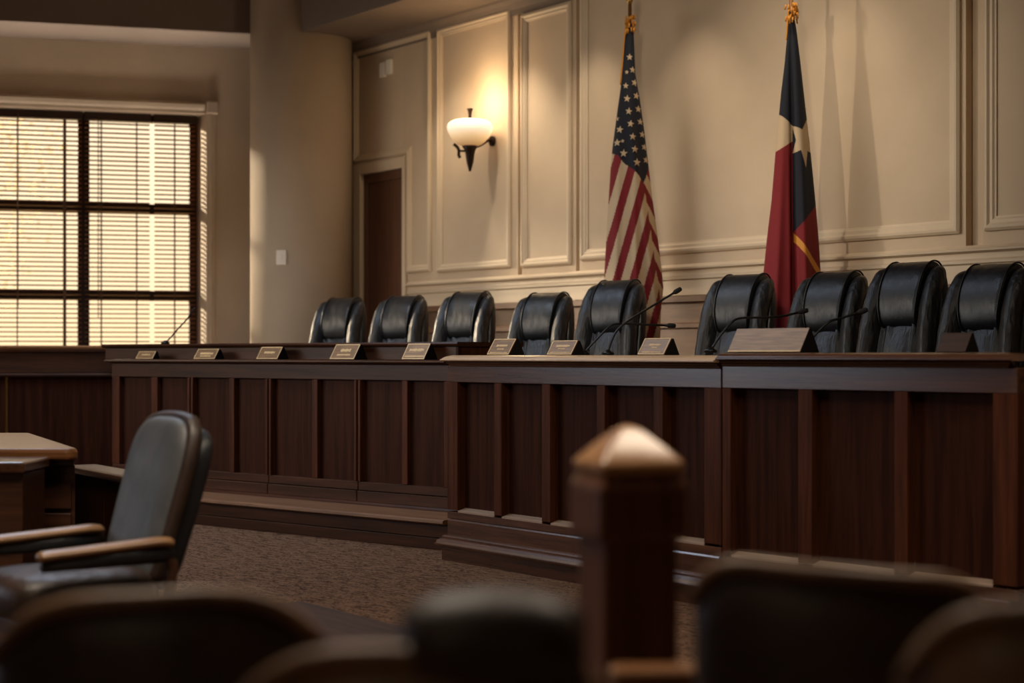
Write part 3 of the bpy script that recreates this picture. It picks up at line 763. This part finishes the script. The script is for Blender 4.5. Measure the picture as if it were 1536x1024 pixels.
# ------------------------------------------------------------------ flags
WHITE_F = plain('flag_white', lin(196, 172, 140), .85); RED_F = plain('flag_red', lin(122, 22, 28), .85)
NAVY_F = plain('flag_navy', lin(17, 20, 34), .85); GOLD_F = plain('gold_fringe', lin(206, 138, 44), .7)
def flag(px0, d, left, right, ytop, ybot, classify, extras, label, pole_top_px, finial, fringe_l, nx=70, ny=330, seed=1, folds=None):
    """hanging flag: silhouette read along its height, gathered into deep folds"""
    base = Vector((ray(px0) * d, d, DZ))
    t = thing('flag_on_pole', base, label, 'flag', 'flags on poles behind the bench')
    def interp(tab, y):
        for (y0, x0), (y1, x1) in zip(tab, tab[1:]):
            if y <= y1: return x0 + (x1 - x0) * (y - y0) / (y1 - y0)
        return tab[-1][1]
    k = d / F
    def surf(a, y, out=0.0, back=False):
        xl, xr = interp(left, y), interp(right, y); x = xl + (xr - xl) * a
        w = (xr - xl) * k; f = min(1, (y - ytop) / 60.0)
        dep = w * .42 * max(0, sin(pi * a)) ** .55
        pl = sum(am * w * math.exp(-((x - fx(y)) / (wd * (.4 + .6 * f))) ** 2) for fx, am, wd in folds)
        yy = -dep - pl * f - out if not back else w * .30 * sin(pi * a) ** .6
        return Vector(((x - px0) * k, yy, H - (y - HY) * k - DZ))
    bm = B(); V = [[bm.verts.new(surf(i / nx, ytop + (ybot - ytop) * j / ny)) for i in range(nx + 1)] for j in range(ny + 1)]
    for j in range(ny):
        y = ytop + (ybot - ytop) * (j + .5) / ny
        for i in range(nx):
            xl, xr = interp(left, y), interp(right, y); x = xl + (xr - xl) * (i + .5) / nx
            face(bm, [V[j][i], V[j][i + 1], V[j + 1][i + 1], V[j + 1][i]], classify(x, y), True)
    nb_ = 16
    Vb = [[V[j][nx]] + [bm.verts.new(surf(1 - i / nb_, ytop + (ybot - ytop) * j / ny, back=True)) for i in range(1, nb_)] + [V[j][0]] for j in range(ny + 1)]
    for j in range(ny):
        y = ytop + (ybot - ytop) * (j + .5) / ny
        for i in range(nb_):
            xl, xr = interp(left, y), interp(right, y); x = xr + (xl - xr) * (i + .5) / nb_
            face(bm, [Vb[j][i], Vb[j][i + 1], Vb[j + 1][i + 1], Vb[j + 1][i]], classify(x, y), True)
    # sewn stars and fringe lie on the cloth
    def drape(poly, mi, out=.006):
        cxp = sum(p[0] for p in poly) / len(poly); cyp = sum(p[1] for p in poly) / len(poly)
        def pt(x, y):
            xl, xr = interp(left, y), interp(right, y); a = (x - xl) / (xr - xl)
            return bm.verts.new(surf(min(.985, max(.015, a)), y, out))
        n = len(poly); rings = []
        for fr in (1.0, .66, .33):
            rings.append([pt(cxp + (p[0] - cxp) * fr, cyp + (p[1] - cyp) * fr) for p in poly])
        c = pt(cxp, cyp)
        for r0, r1 in zip(rings, rings[1:]):
            for i in range(n): face(bm, [r0[i], r0[(i + 1) % n], r1[(i + 1) % n], r1[i]], mi, True)
        for i in range(n): face(bm, [rings[-1][i], rings[-1][(i + 1) % n], c], mi, True)
    for poly, mi in extras: drape(poly, mi)
    obj('flag_cloth', bm, [WHITE_F, RED_F, NAVY_F, GOLD_F], t, world=False)
    # pole with finial and floor stand
    zt = H - (pole_top_px - HY) * k - DZ
    bm = B(); tube(bm, [(0, .012, .06), (0, .012, zt)], .014, 12); obj('pole', bm, M['pole'], t, world=False)
    bm = B(); lathe(bm, [(.16, 0), (.165, .02), (.15, .035), (.06, .055), (.035, .09), (.03, .12)], 32); obj('stand', bm, M['brass'], t, world=False)
    bm = B(); lathe(bm, [(.012, zt - .02), (.022, zt), (.024, zt + .02), (.014, zt + .03), (.03, zt + .05), (.036, zt + .075), (.028, zt + .11), (.012, zt + .15), (.002, zt + .19)], 20, (0, .012, 0)); obj('finial', bm, M['brass'], t, world=False)
    # gold collar and cord at the top of the cloth, fringe down the hoist
    bm = B()
    rnd = random.Random(seed)
    zc = H - (ytop - HY) * k - DZ
    for q in range(46):
        a = rnd.uniform(0, 2 * pi); r = rnd.uniform(.012, .04); z = zc + rnd.uniform(-.06, .055)
        tube(bm, [(r * cos(a), -.01 + r * sin(a), z + .012), (r * cos(a) * 1.15, -.01 + r * sin(a) * 1.15, z - .022)], .006, 5)
    obj('gold_collar', bm, GOLD_F, t, world=False)
    bm = B(); pts = []
    for j in range(24):
        y = ytop + (fringe_l - ytop) * j / 23; pts.append(surf(.0, y) + Vector((-.004, -.006, 0)))
    tube(bm, pts, .0065, 6); obj('fringe', bm, GOLD_F, t, world=False)
    if finial:
        pass
    return t
M['pole'] = wood('varnished_pole', lin(110, 70, 36), lin(150, 104, 60), 'z', rough=.3)
WF = WALL.off(.46)
# stars and stripes
us_l = [(30, 941), (60, 937), (90, 934.5), (130, 931), (180, 924), (222, 918.5), (250, 916), (330, 911), (400, 907), (440, 905), (520, 903)]
us_r = [(30, 950), (60, 951), (110, 953), (150, 960), (200, 967), (250, 973), (300, 979), (350, 986), (400, 992), (430, 995), (445, 994), (470, 991), (520, 989)]
def xfold(y): return 963.9 + (y - 274.8) * .144
canton_edge = [(900, 228), (918, 231), (927, 236), (934, 247), (948, 257), (958, 268), (963, 277), (967, 270), (973, 250), (985, 240), (1000, 240)]
def us_class(x, y):
    for (x0, y0), (x1, y1) in zip(canton_edge, canton_edge[1:]):
        if x0 <= x < x1:
            if y < y0 + (y1 - y0) * (x - x0) / (x1 - x0): return 2
    xf = xfold(y); xx = x if x <= xf else 2 * xf - x
    ph = (y - 230) / 87.1 + (xx - 890) / 24.3 + (0 if x <= xf else .75)
    return 1 if .32 <= ph % 1 < .82 else 0
def star(cx, cy, r, rot=0.0, sx=1.0):
    out = []
    for k in range(10):
        rr = r if k % 2 == 0 else r * .42; a = -pi / 2 + pi * k / 5 + rot
        out.append((cx + rr * cos(a) * sx, cy + rr * sin(a)))
    return out
ss = 3.938
us_stars = [(212, 343, .95), (195, 432, .6), (230, 418, .95), (188, 514, .85), (241, 494, 1), (195, 592, 1), (252, 572, 1), (204, 668, 1), (263, 650, 1), (137, 706, .7), (214, 743, 1), (274, 725, .95), (152, 773, 1), (226, 819, 1), (286, 800, .95), (136, 850, 1.05), (168, 842, .55), (238, 894, 1.05), (298, 874, .95), (173, 915, 1.1), (250, 971, 1.1), (308, 950, .95)]
us_ex = [(star(890 + x / ss, y / ss, 6.0 * k, .12 + .1 * sin(x), .92), 0) for x, y, k in us_stars]
folds_us = [(lambda y: xfold(y) - 8, .10, 6), (lambda y: 925 - (y - 250) * .03, .08, 7), (lambda y: 946 + (y - 100) * .02, .05, 5)]
flag(945, WF.y_at(945), us_l, us_r, 36, 520, us_class, us_ex, 'stars and stripes flag hanging in folds on its pole, left of the lone star flag', 2, True, 128, folds=folds_us, seed=3)
# fringe tuft at the right hem of the striped flag belongs to the cloth outline
# lone star flag
tx_l = [(20, 1183), (60, 1180), (100, 1176), (140, 1171), (173, 1168), (226, 1163), (300, 1157), (360, 1150), (420, 1144), (500, 1140)]
tx_r = [(20, 1190), (40, 1194), (100, 1201), (170, 1209), (230, 1216), (300, 1223), (360, 1228), (410, 1231), (500, 1234)]
TF = 1186.5
txs = 3.938
tx_star = [(1130 + x / txs, y / txs) for x, y in [(221, 750), (275, 776), (314, 703), (324, 830), (338, 906), (310, 898), (295, 998), (264, 898), (222, 914), (238, 836)]]
def inside(poly, x, y):
    c = False
    for (x0, y0), (x1, y1) in zip(poly, poly[1:] + poly[:1]):
        if (y0 > y) != (y1 > y) and x < x0 + (y - y0) * (x1 - x0) / (y1 - y0): c = not c
    return c
def tx_class(x, y):
    if x >= TF - 1.5 and inside(tx_star, x, y): return 0
    if x < TF:
        yb = 173 + (x - 1168) * .92; yw = 229 - (x - 1162) * .62
        if y < yb: return 2
        if y < yw: return 0
        return 1
    yb = 352 - (x - 1184) * 1.12
    if y < yb: return 2
    if 345 < y < 410:
        c = 350 + (x - 1184) * 1.30
        if c - 2 < y < c + 11: return 3
    return 1
folds_tx = [(lambda y: TF + 12 + (y - 200) * .02, .12, 8), (lambda y: 1170 - (y - 200) * .05, .10, 8), (lambda y: TF - 1, -.16, 3.5)]
flag(1187, WF.y_at(1187), tx_l, tx_r, 18, 500, tx_class, [], 'red white and blue lone star flag hanging on its pole, right of the striped flag', -60, True, 60, folds=folds_tx, seed=5, nx=130, ny=420)

# ------------------------------------------------------------------ wall lamp, vents, switch
so_ = .25
sp = W1.s_at(705, so_); dl = W1.y_at(705, so_); kk = dl / F
ctr = W1.w(sp, so_, zat(198, dl))
lamp = thing('wall_lamp', W1.w(sp, 0, zat(255, dl)), 'lit frosted glass bowl wall lamp on dark bracket between wall mouldings', 'lamp')
bm = B(); hw = 35 * kk
lathe(bm, [(.10 * hw, .0 - .62 * hw), (.42 * hw, -.60 * hw), (.66 * hw, -.42 * hw), (.86 * hw, -.16 * hw), (.98 * hw, .10 * hw), (1.0 * hw, .26 * hw), (.93 * hw, .40 * hw), (.74 * hw, .50 * hw), (.40 * hw, .54 * hw), (.36 * hw, .50 * hw)], 40)
bo = obj('glass_bowl', bm, M['bowl'], None, sub=1)
bo.parent = lamp; bo.location = ctr - lamp.location
bm = B(); lathe(bm, [(.022, .50 * hw), (.02, .60 * hw), (.014, .68 * hw), (.020, .9 * hw), (.03, 1.0 * hw), (.012, 1.05 * hw)], 16, ctr); obj('top_finial', bm, M['bronze'], lamp)
bm = B(); lathe(bm, [(.30 * hw, -.55 * hw), (.34 * hw, -.62 * hw), (.24 * hw, -.78 * hw), (.20 * hw, -.95 * hw), (.15 * hw, -1.3 * hw), (.06 * hw, -1.62 * hw), (.01, -1.68 * hw)], 20, ctr); obj('bracket_stem', bm, M['bronze'], lamp)
bm = B()
e3 = Vector((WALL.e.x, WALL.e.y, 0)); n3 = Vector((WALL.n.x, WALL.n.y, 0))
lx = lambda a, z: ctr + Vector((1, 0, 0)) * (a * hw) + Vector((0, 0, z * hw)) + n3 * .03
tube(bm, crom([lx(-.58, -.52), lx(-.42, -.66), lx(-.36, -.80), lx(-.36, -1.0), lx(-.30, -1.12)], 5), .014, 8)
tube(bm, crom([lx(-.36, -.80), lx(-.2, -.82), lx(0, -.80)], 4), .010, 8)
obj('scroll_arm', bm, M['bronze'], lamp)
bm = B(); a0 = ctr + Vector((0, 0, -.30 * hw)); tube(bm, crom([ctr + Vector((0, 0, -.66 * hw)), ctr - n3 * .10 + Vector((0, 0, -.55 * hw)), a0 - n3 * .19, a0 - n3 * so_], 4), .014, 8); obj('wall_arm', bm, M['bronze'], lamp)
bm = B(); b0 = a0 - n3 * so_
tube(bm, [b0 + n3 * .002, b0 + n3 * .02], .045, 20); obj('back_plate', bm, M['bronze'], lamp)

for i, (a, b_, lab) in enumerate(((572.5, 580, 'left one of two small ivory plates high on the wall above the door'), (582, 590, 'right one of two small ivory plates high on the wall above the door'))):
    bm = B(); z0, z1 = W1.z_at(580, 115 - i * 2), W1.z_at(580, 93 - i * 2)
    sbox(bm, W1, W1.s_at(a), W1.s_at(b_), .03, .0, z0, z1)
    o = obj('wall_plate', bm, M['white_plastic'], None, bevel=.006)
    tag(o, lab, 'plate', 'small ivory plates above the door')
# switch on the column
sx_ = ray(422) * (cd - crr); 
ang = atan2(-sqrt(max(0, crr ** 2 - (ray(422) * 16.75 - ccx) ** 2)), ray(422) * 16.75 - ccx)
nrm = Vector((cos(ang), sin(ang), 0)); pc = Vector((ccx, cd + .05, 0)) + nrm * (crr + .001); pc.z = zat(386, pc.y)
swt = thing('light_switch', pc, 'small ivory light switch on the round column', 'switch', rz=ang + pi / 2)
bm = B(); box(bm, -.052, .052, -.012, .012, -.072, .072); obj('switch_plate', bm, M['white_plastic'], swt, bevel=.006, world=False)
bm = B(); box(bm, -.016, .016, -.02, -.012, -.035, .035); obj('rocker', bm, M['white_plastic2'] if 'white_plastic2' in M else M['white_plastic'], swt, bevel=.004, world=False)

# ------------------------------------------------------------------ wooden armchair at the left
def armchair():
    th = -radians(52)
    d = 6.05
    loc = Vector((ray(196) * d, d, 0))
    t = thing('wooden_armchair', loc, 'grey leather armchair with wooden arms standing on the carpet at the left', 'armchair', rz=th)
    lean = .30
    def bp(x, y, z): return Vector((x * .86, y * .9 + (z - .42) * lean, z))
    # upholstered back: lofted over width, rounded crown
    hw_ = .24
    bm = B(); rings = []
    N_ = 14
    for z, w, ty in ((.40, .21, .045), (.46, .225, .055), (.60, .235, .062), (.75, .24, .066), (.86, .238, .068), (.90, .228, .068), (.94, .205, .064), (.967, .165, .054), (.980, .10, .036), (.983, .04, .015)):
        rings.append([bp(x, y - .01 * (1 - (x / .24) ** 2) * (1 if y < 0 else 0), z) for x, y in sup(w, ty, 32, .55)])
    loft(bm, rings); obj('back_cushion', bm, M['leather_g'], t, sub=2, world=False)
    # leather band along the sides and over the crown
    bm = B(); pts = []
    for z, w in ((.42, .215), (.55, .232), (.70, .24), (.82, .242), (.895, .230), (.942, .205)): pts.append((w, z))
    path = [bp(w, .01, z) for w, z in pts] + [bp(.15, .01, .974), bp(0, .01, .985), bp(-.15, .01, .974)] + [bp(-w, .01, z) for w, z in reversed(pts)]
    path = crom(path, 4)
    tube(bm, [p + Vector((0, -.012, 0)) for p in path], [(.017, .026)] * len(path), 12); obj('edge_band', bm, M['leather_b'], t, world=False)
    # dark outside back
    bm = B(); rings = []
    for z, w, ty in ((.38, .215, .035), (.45, .232, .05), (.7, .246, .056), (.85, .24, .054), (.905, .215, .046), (.932, .17, .036), (.945, .10, .02)):
        rings.append([bp(x, y + .062, z) for x, y in sup(w, ty, 28, .5)])
    loft(bm, rings); obj('outer_back', bm, M['leather'], t, sub=1, world=False)
    # seat
    bm = B(); rings = []
    for z, k in ((.32, .9), (.34, .98), (.38, 1.0), (.42, 1.0), (.455, .95), (.475, .8), (.484, .5)):
        rings.append([Vector((x, y - .24, z)) for x, y in sup(.25 * k, .27 * k, 32, .5)])
    loft(bm, rings); obj('seat', bm, M['leather_b'], t, sub=1, world=False)
    for sx in (-1, 1):
        bm = B(); x = sx * .275
        pts = crom([(x, .02, .566), (x, -.03, .572), (x, -.15, .566), (x, -.30, .558), (x, -.42, .552), (x, -.455, .546)], 4)
        tube(bm, pts, [(.022, .012)] + [(.032, .018)] * (len(pts) - 3) + [(.028, .016), (.018, .010)], 14); ar = obj('armrest', bm, M['armwood'], t, world=False)
        bm = B(); tube(bm, [(x, .02, .53), (x, -.15, .53), (x, -.44, .518)], [(.022, .028), (.024, .030), (.018, .018)], 12); obj('arm_support', bm, M['leather'], ar, world=False)
        bm = B(); tube(bm, [(x * .9, -.44, .33), (x * .9, -.43, .2), (x * .88, -.42, 0)], [(.022, .022), (.022, .022), (.016, .016)], 10); obj('front_leg', bm, M['armwood_d'], t, world=False)
        bm = B(); tube(bm, crom([(x, .0, .53), (x, .02, .48), (x * .98, .01, .38), (x * .95, .03, .25), (x * .92, .10, 0)], 4), .020, 10); obj('rear_leg', bm, M['armwood_d'], t, world=False)
    bm = B(); box(bm, -.26, .26, -.46, .04, .27, .33); obj('seat_frame', bm, M['armwood_d'], t, bevel=.01, world=False)
    return t
M['armwood'] = wood('worn_arm_wood', lin(96, 66, 42), lin(150, 112, 76), 'y', rough=.3, coat=.4)
M['armwood_d'] = wood('dark_chair_wood', lin(44, 24, 15), lin(84, 50, 30), 'z', rough=.4)
armchair()

# ------------------------------------------------------------------ blurred chairs close to the camera
def front_chair(px, d, half, ztop, label, rz=0.0, head=None, slope=0.0, mat='leather_b', ex=4.0, drop=.085):
    loc = Vector((ray(px) * d, d, 0))
    t = thing('front_chair', loc, label, 'chair', 'dark chairs in the foreground', rz=rz)
    bm = B(); rings = []
    us = [-1, -.985, -.94, -.86, -.72, -.5, -.25, 0, .25, .5, .72, .86, .94, .985, 1]
    for u in us:
        zt = ztop - drop * abs(u) ** ex - slope * u
        k = sqrt(max(0.0, 1 - abs(u) ** 10)); th = .055 * (.35 + .65 * k)
        ring = []
        for y, z in ((-th, .44), (-th, .6), (-th, zt - .10), (-th * .98, zt - .05), (-th * .8, zt - .018), (-th * .4, zt - .003), (0, zt), (th * .4, zt - .003), (th * .8, zt - .018), (th * .98, zt - .05), (th, zt - .1), (th, .6), (th, .44)):
            ring.append(Vector((half * u, y - .06 * u * u * -1 + (.0), z)))
        rings.append(ring)
    loft(bm, rings); obj('backrest', bm, M[mat], t, sub=1, world=False)
    bm = B(); pts = []
    for i in range(25):
        u = -1 + 2 * i / 24; zt = ztop - drop * abs(u) ** ex - slope * u
        pts.append((half * u, -.03 + .06 * u * u, zt - .006))
    tube(bm, pts, [(.013, .013)] * 25, 10); obj('top_rim', bm, M['rim'], t, world=False)
    if head:
        hx, hhw, hz = head
        bm = B(); rings = []
        for u in (-1, -.97, -.9, -.75, -.4, 0, .4, .75, .9, .97, 1):
            k = sqrt(max(0.02, 1 - abs(u) ** 5)); zt = hz - .03 * abs(u) ** 3
            rings.append([Vector((hx + hhw * u, y * k, z)) for y, z in ((-.05, ztop - .06), (-.06, ztop), (-.058, zt - .04), (-.04, zt - .01), (0, zt), (.04, zt - .01), (.058, zt - .04), (.06, ztop), (.05, ztop - .06))])
        loft(bm, rings); obj('headrest', bm, M['leather_b'], t, sub=1, world=False)
    bm = B(); rings = []
    for z, k in ((.34, .9), (.36, 1), (.42, 1), (.45, .95), (.465, .7)):
        rings.append([Vector((x, y + .19, z)) for x, y in sup(half * .92 * k, .18 * k, 28, .5)])
    loft(bm, rings); obj('seat', bm, M['leather_b'], t, world=False)
    for sx in (-1, 1):
        for yy in (.02, .32):
            bm = B(); tube(bm, [(sx * half * .85, yy, 0), (sx * half * .85, yy, .46 if yy < .1 else .36)], [.016, .022], 10); obj('leg', bm, M['armwood_d'], t, world=False)
    return t
M['rim'] = leather('brown_leather_rim', lin(92, 66, 46), lin(128, 96, 70), .42, .2)  # lighter brown than the dark leather of the backs
front_chair(228, 2.4, .232, zat(887, 2.4), 'blurred dark leather chair back at the bottom left of the photo', slope=-.012)
front_chair(640, 1.95, .225, zat(968, 1.95), 'blurred brown chair with a raised headrest, left of the wooden post', head=(.075, .105, zat(874, 1.95)), mat='rim')
front_chair(1262, 2.35, .20, zat(852, 2.35), 'blurred dark chair back right of the wooden post, flat topped', slope=.014, rz=-.12, ex=9.0, drop=.06)
front_chair(1560, 1.88, .14, zat(905, 1.88), 'blurred brown chair top cut by the bottom right edge of the photo', mat='rim')

# ------------------------------------------------------------------ newel post
pd = 3.2; pk = pd / F
pst = thing('newel_post', (ray(945) * pd, pd + .06, 0), 'square brown wooden post with pyramid cap in the blurred foreground', 'post', rz=radians(21) - atan(ray(945)))
def sq(h, z, r=.008):
    return [Vector((x, y, z)) for x, y in sup(h, h, 32, .14)]
bm = B(); hs = .0745
loft(bm, [sq(hs, 0), sq(hs, zat(800, pd)), sq(hs * 1.01, zat(794, pd))], smooth=False); obj('shaft', bm, M['post_v'], pst, bevel=.006, world=False)
bm = B(); hc = .0885
zc0, zc1 = zat(806, pd), zat(724, pd)
loft(bm, [sq(hs, zc0 - .008), sq(hc * .97, zc0), sq(hc, zc0 + .008), sq(hc, zc1 - .012), sq(hc * .98, zc1 - .004), sq(hc * .88, zc1 + .016)], smooth=False); obj('collar', bm, M['post_v'], pst, world=False)
bm = B(); zk0, zk1, zap = zat(711, pd), zat(695, pd), zat(639, pd); hp = .0835
loft(bm, [sq(hc * .86, zc1 + .014), sq(hc * .86, zk0), sq(hp * .97, zk0 + .004), sq(hp, zk0 + .010), sq(hp, zk1), sq(hp * .95, zk1 + .006), sq(hp * .72, zk1 + .026), sq(hp * .45, zk1 + .046), sq(hp * .22, zk1 + .062), sq(hp * .08, zap - .002), sq(.002, zap)], smooth=True)
obj('cap', bm, M['cap'] if 'cap' in M else M['oak_x'], pst, world=False)
# low rail leaving the post
zr_ = zat(1000, 2.75)
bm = B(); tube(bm, [(-.03, -.40, zr_ - .02), (.05, -.38, zr_ - .015), (.14, -.36, zr_ - .02)], [(.02, .018), (.025, .02), (.02, .018)], 10)
bm.free()
rl = thing('hand_rail', (ray(1000) * 2.75, 2.75, 0), 'short brown wooden rail at the bottom edge beside the post', 'rail')
bm = B(); box(bm, ray(915) * 2.75, ray(1075) * 2.75, 2.73, 2.80, zr_ - .035, zr_); obj('rail_bar', bm, M['oak_x'], rl, bevel=.012, segs=3)
for px in (930, 1060):
    bm = B(); box(bm, ray(px) * 2.75 - .015, ray(px) * 2.75 + .015, 2.75, 2.78, 0, zr_ - .03); obj('baluster', bm, M['armwood_d'], rl, bevel=.004)

# ------------------------------------------------------------------ outside
def tree(x, y, h, r, n, label, seed):
    t = thing('garden_tree', (x, y, -1.0), label, 'tree', 'trees outside the window')
    rnd = random.Random(seed)
    bm = B()
    for i in range(n):
        a, b_ = rnd.uniform(0, 2 * pi), rnd.uniform(-1, 1); rr = r * rnd.random() ** .4
        c = Vector((rr * cos(a) * sqrt(1 - b_ * b_), rr * sin(a) * sqrt(1 - b_ * b_), h + b_ * rr * 1.25))
        u = Vector((rnd.gauss(0, 1), rnd.gauss(0, 1), rnd.gauss(0, 1))).normalized(); v = u.orthogonal().normalized(); s = rnd.uniform(.025, .055)
        face(bm, [bm.verts.new(c + u * s), bm.verts.new(c + v * s * .5), bm.verts.new(c - u * s), bm.verts.new(c - v * s * .5)])
    obj('foliage', bm, M['leaf'], t, world=False)
    bm = B(); tube(bm, [(0, 0, 0), (.05, 0, h * .5), (0, 0, h)], [.16, .12, .05], 10); obj('trunk', bm, M['bark'], t, world=False)
def mat_leaf():
    m, nt, b = newmat('golden_leaf'); out = nt.nodes['Material Output']
    tl = N(nt, 'ShaderNodeBsdfTranslucent'); tl.inputs[0].default_value = lin(240, 224, 188)
    b.inputs['Base Color'].default_value = lin(222, 202, 164); mx = N(nt, 'ShaderNodeMixShader'); mx.inputs[0].default_value = .6
    nt.links.new(b.outputs[0], mx.inputs[1]); nt.links.new(tl.outputs[0], mx.inputs[2]); nt.links.new(mx.outputs[0], out.inputs[0]); return m
M['leaf'] = mat_leaf(); M['bark'] = plain('pale_bark', lin(150, 120, 86), .9)
tree(-9.4, 26.5, 5.4, 2.6, 7000, 'pale golden tree outside the left half of the window', 2)
bm = B(); box(bm, -40, 20, 19.2, 70, -1.2, -1.0)
struct('ground_outside', bm, plain('dry_lawn', lin(190, 160, 110), .9), 'pale ground outside the window', 'ground')

# ------------------------------------------------------------------ world, sun, lamps
wd = bpy.data.worlds.new('World'); S.world = wd; wd.use_nodes = True
nt = wd.node_tree; bg = nt.nodes['Background']
tc = N(nt, 'ShaderNodeTexCoord'); sp_ = N(nt, 'ShaderNodeSeparateXYZ'); nt.links.new(tc.outputs['Generated'], sp_.inputs[0])
cr_ = ramp(nt, sp_.outputs['Z'], [(0.0, lin(252, 220, 172)), (.12, lin(252, 228, 190)), (.5, lin(226, 212, 196))])
nt.links.new(cr_, bg.inputs[0]); bg.inputs[1].default_value = 1.45

def light(name, kind, loc, energy, color, target=None, size=.2, **kw):
    l = bpy.data.lights.new(name, kind); l.energy = energy; l.color = color
    o = bpy.data.objects.new(name, l); COL.objects.link(o); o.location = loc
    if target is not None: o.rotation_euler = (Vector(target) - Vector(loc)).to_track_quat('-Z', 'Y').to_euler()
    if kind == 'AREA':
        l.shape = 'RECTANGLE'; l.size = size if not isinstance(size, tuple) else size[0]; l.size_y = size if not isinstance(size, tuple) else size[1]
    elif kind in ('POINT', 'SPOT'): l.shadow_soft_size = size
    for k, v in kw.items(): setattr(l, k, v)
    return o
WARM = (1.0, .74, .45); WARM2 = (1, .85, .66); COOL = (.70, .82, 1.0)
sun = light('sun', 'SUN', (-20, 30, 10), 11.0, (1, .82, .58)); sun.data.angle = radians(5.0)
sd = Vector((.80, -.50, -.24)).normalized(); sun.rotation_euler = sd.to_track_quat('-Z', 'Y').to_euler()
# bulb of the wall lamp, shining up and out of the bowl
light('lamp_bulb', 'POINT', ctr + Vector((0, 0, .30)) + n3 * .04, 17, WARM, size=.12)
# spots assumed from the flag shadows, over the well, left of the frame
tg = WALL.w(WALL.s_at(1290), 0, 2.7)
light('assumed_spot', 'SPOT', (-2.7, 7.9, 4.2), 360, WARM2, target=tg, size=.035, spot_size=radians(34), spot_blend=1)
light('assumed_spot', 'SPOT', (-3.6, 11.6, 4.1), 300, WARM2, target=tg, size=.035, spot_size=radians(34), spot_blend=1)
# added low warm fill from the left, and assumed cool daylight nearer the camera
light('warm_fill_left', 'AREA', (-9.8, 12.0, 2.9), 46, WARM2, target=(1.0, 14.0, .4), size=(8.0, 1.4)).data.spread = radians(60)
# added fill spot over the public seats, washing the panelled wall
light('wall_fill_spot', 'SPOT', (-1.2, 1.5, 4.9), 1000, WARM2, target=WALL.w(WALL.s_at(900), 0, 2.0), size=.35, spot_size=radians(31), spot_blend=1)
light('assumed_cool_fill', 'AREA', (-10.5, 9.6, 1.75), 26, COOL, target=(0, 9.2, 1.3), size=(6.0, 1.1)).data.spread = radians(100)  # added cool area light for assumed daylight, no window built behind it
# uplight added unseen behind the side bench to brighten the beam underside
light('fill_uplight', 'AREA', LW.w(-1.6, .72, .75), 22, (1, .86, .72), target=LW.w(-1.6, .68, 4), size=(4.0, .25)).data.spread = radians(36)
for px, en in ((700, 70), (800, 110), (905, 65), (1060, 45), (1290, 30)):
    s_ = WALL.s_at(px)
    light('assumed_downlight', 'SPOT', WALL.w(s_, .74, zS - .02), en, WARM2, target=WALL.w(s_, .06, 2.0), size=.05, spot_size=radians(70), spot_blend=1)  # assumed downlights under the beam, unseen, brightening wall and mouldings
light('fill_uplight', 'AREA', (-4.2, 15.7, .75), 12, (1, .84, .68), target=(-4.2, 16.2, 4), size=(3.6, .3))  # wider added fill from below, washing the window wall
# added overhead fills, unseen: cool over the bench, warm over the public seats
light('added_overhead_fill', 'AREA', (-2.3, 9.9, 5.35), 58, COOL, target=(-2.3, 9.9, 0), size=(1.5, 1.5)).data.spread = radians(130)
light('added_overhead_fill', 'AREA', (-3.9, 12.2, 5.35), 100, COOL, target=(-3.9, 12.2, 0), size=(1.8, 1.8)).data.spread = radians(130)
light('rear_fill', 'POINT', (-2.4, -3.3, 2.7), 26, WARM2, size=.2)  # added weak fill behind the camera for the sides facing it
light('added_overhead_fill', 'AREA', (-1.5, 4.2, 5.3), 120, WARM2, target=(-1.5, 4.6, 0), size=(2.4, 2.4)).data.spread = radians(120)
light('added_overhead_fill', 'AREA', (1.9, 4.5, 5.3), 70, WARM2, target=(1.9, 4.5, 0), size=(1.8, 1.8)).data.spread = radians(120)

# ------------------------------------------------------------------ camera and view
cam = bpy.data.cameras.new('camera'); co = bpy.data.objects.new('camera', cam); COL.objects.link(co)
co.location = (0, 0, H); co.rotation_euler = (pi / 2, 0, 0)
cam.sensor_fit = 'HORIZONTAL'; cam.sensor_width = 36; cam.lens = 36 * F / 1536
cam.shift_y = (HY - 512) / 1536
cam.clip_start = .05; cam.clip_end = 300
cam.dof.use_dof = True; cam.dof.focus_distance = 10.0
cam.dof.aperture_fstop = (cam.lens / 1000) / .034
S.camera = co
S.view_settings.view_transform = 'Standard'; S.view_settings.look = 'None'
S.view_settings.gamma = 1; S.view_settings.exposure = 0.0; S.view_settings.use_curve_mapping = False
S.cycles.use_denoising = True
S.cycles.max_bounces = 8; S.cycles.diffuse_bounces = 4; S.cycles.transparent_max_bounces = 16
S.cycles.sample_clamp_indirect = 6; S.cycles.caustics_reflective = False; S.cycles.caustics_refractive = False
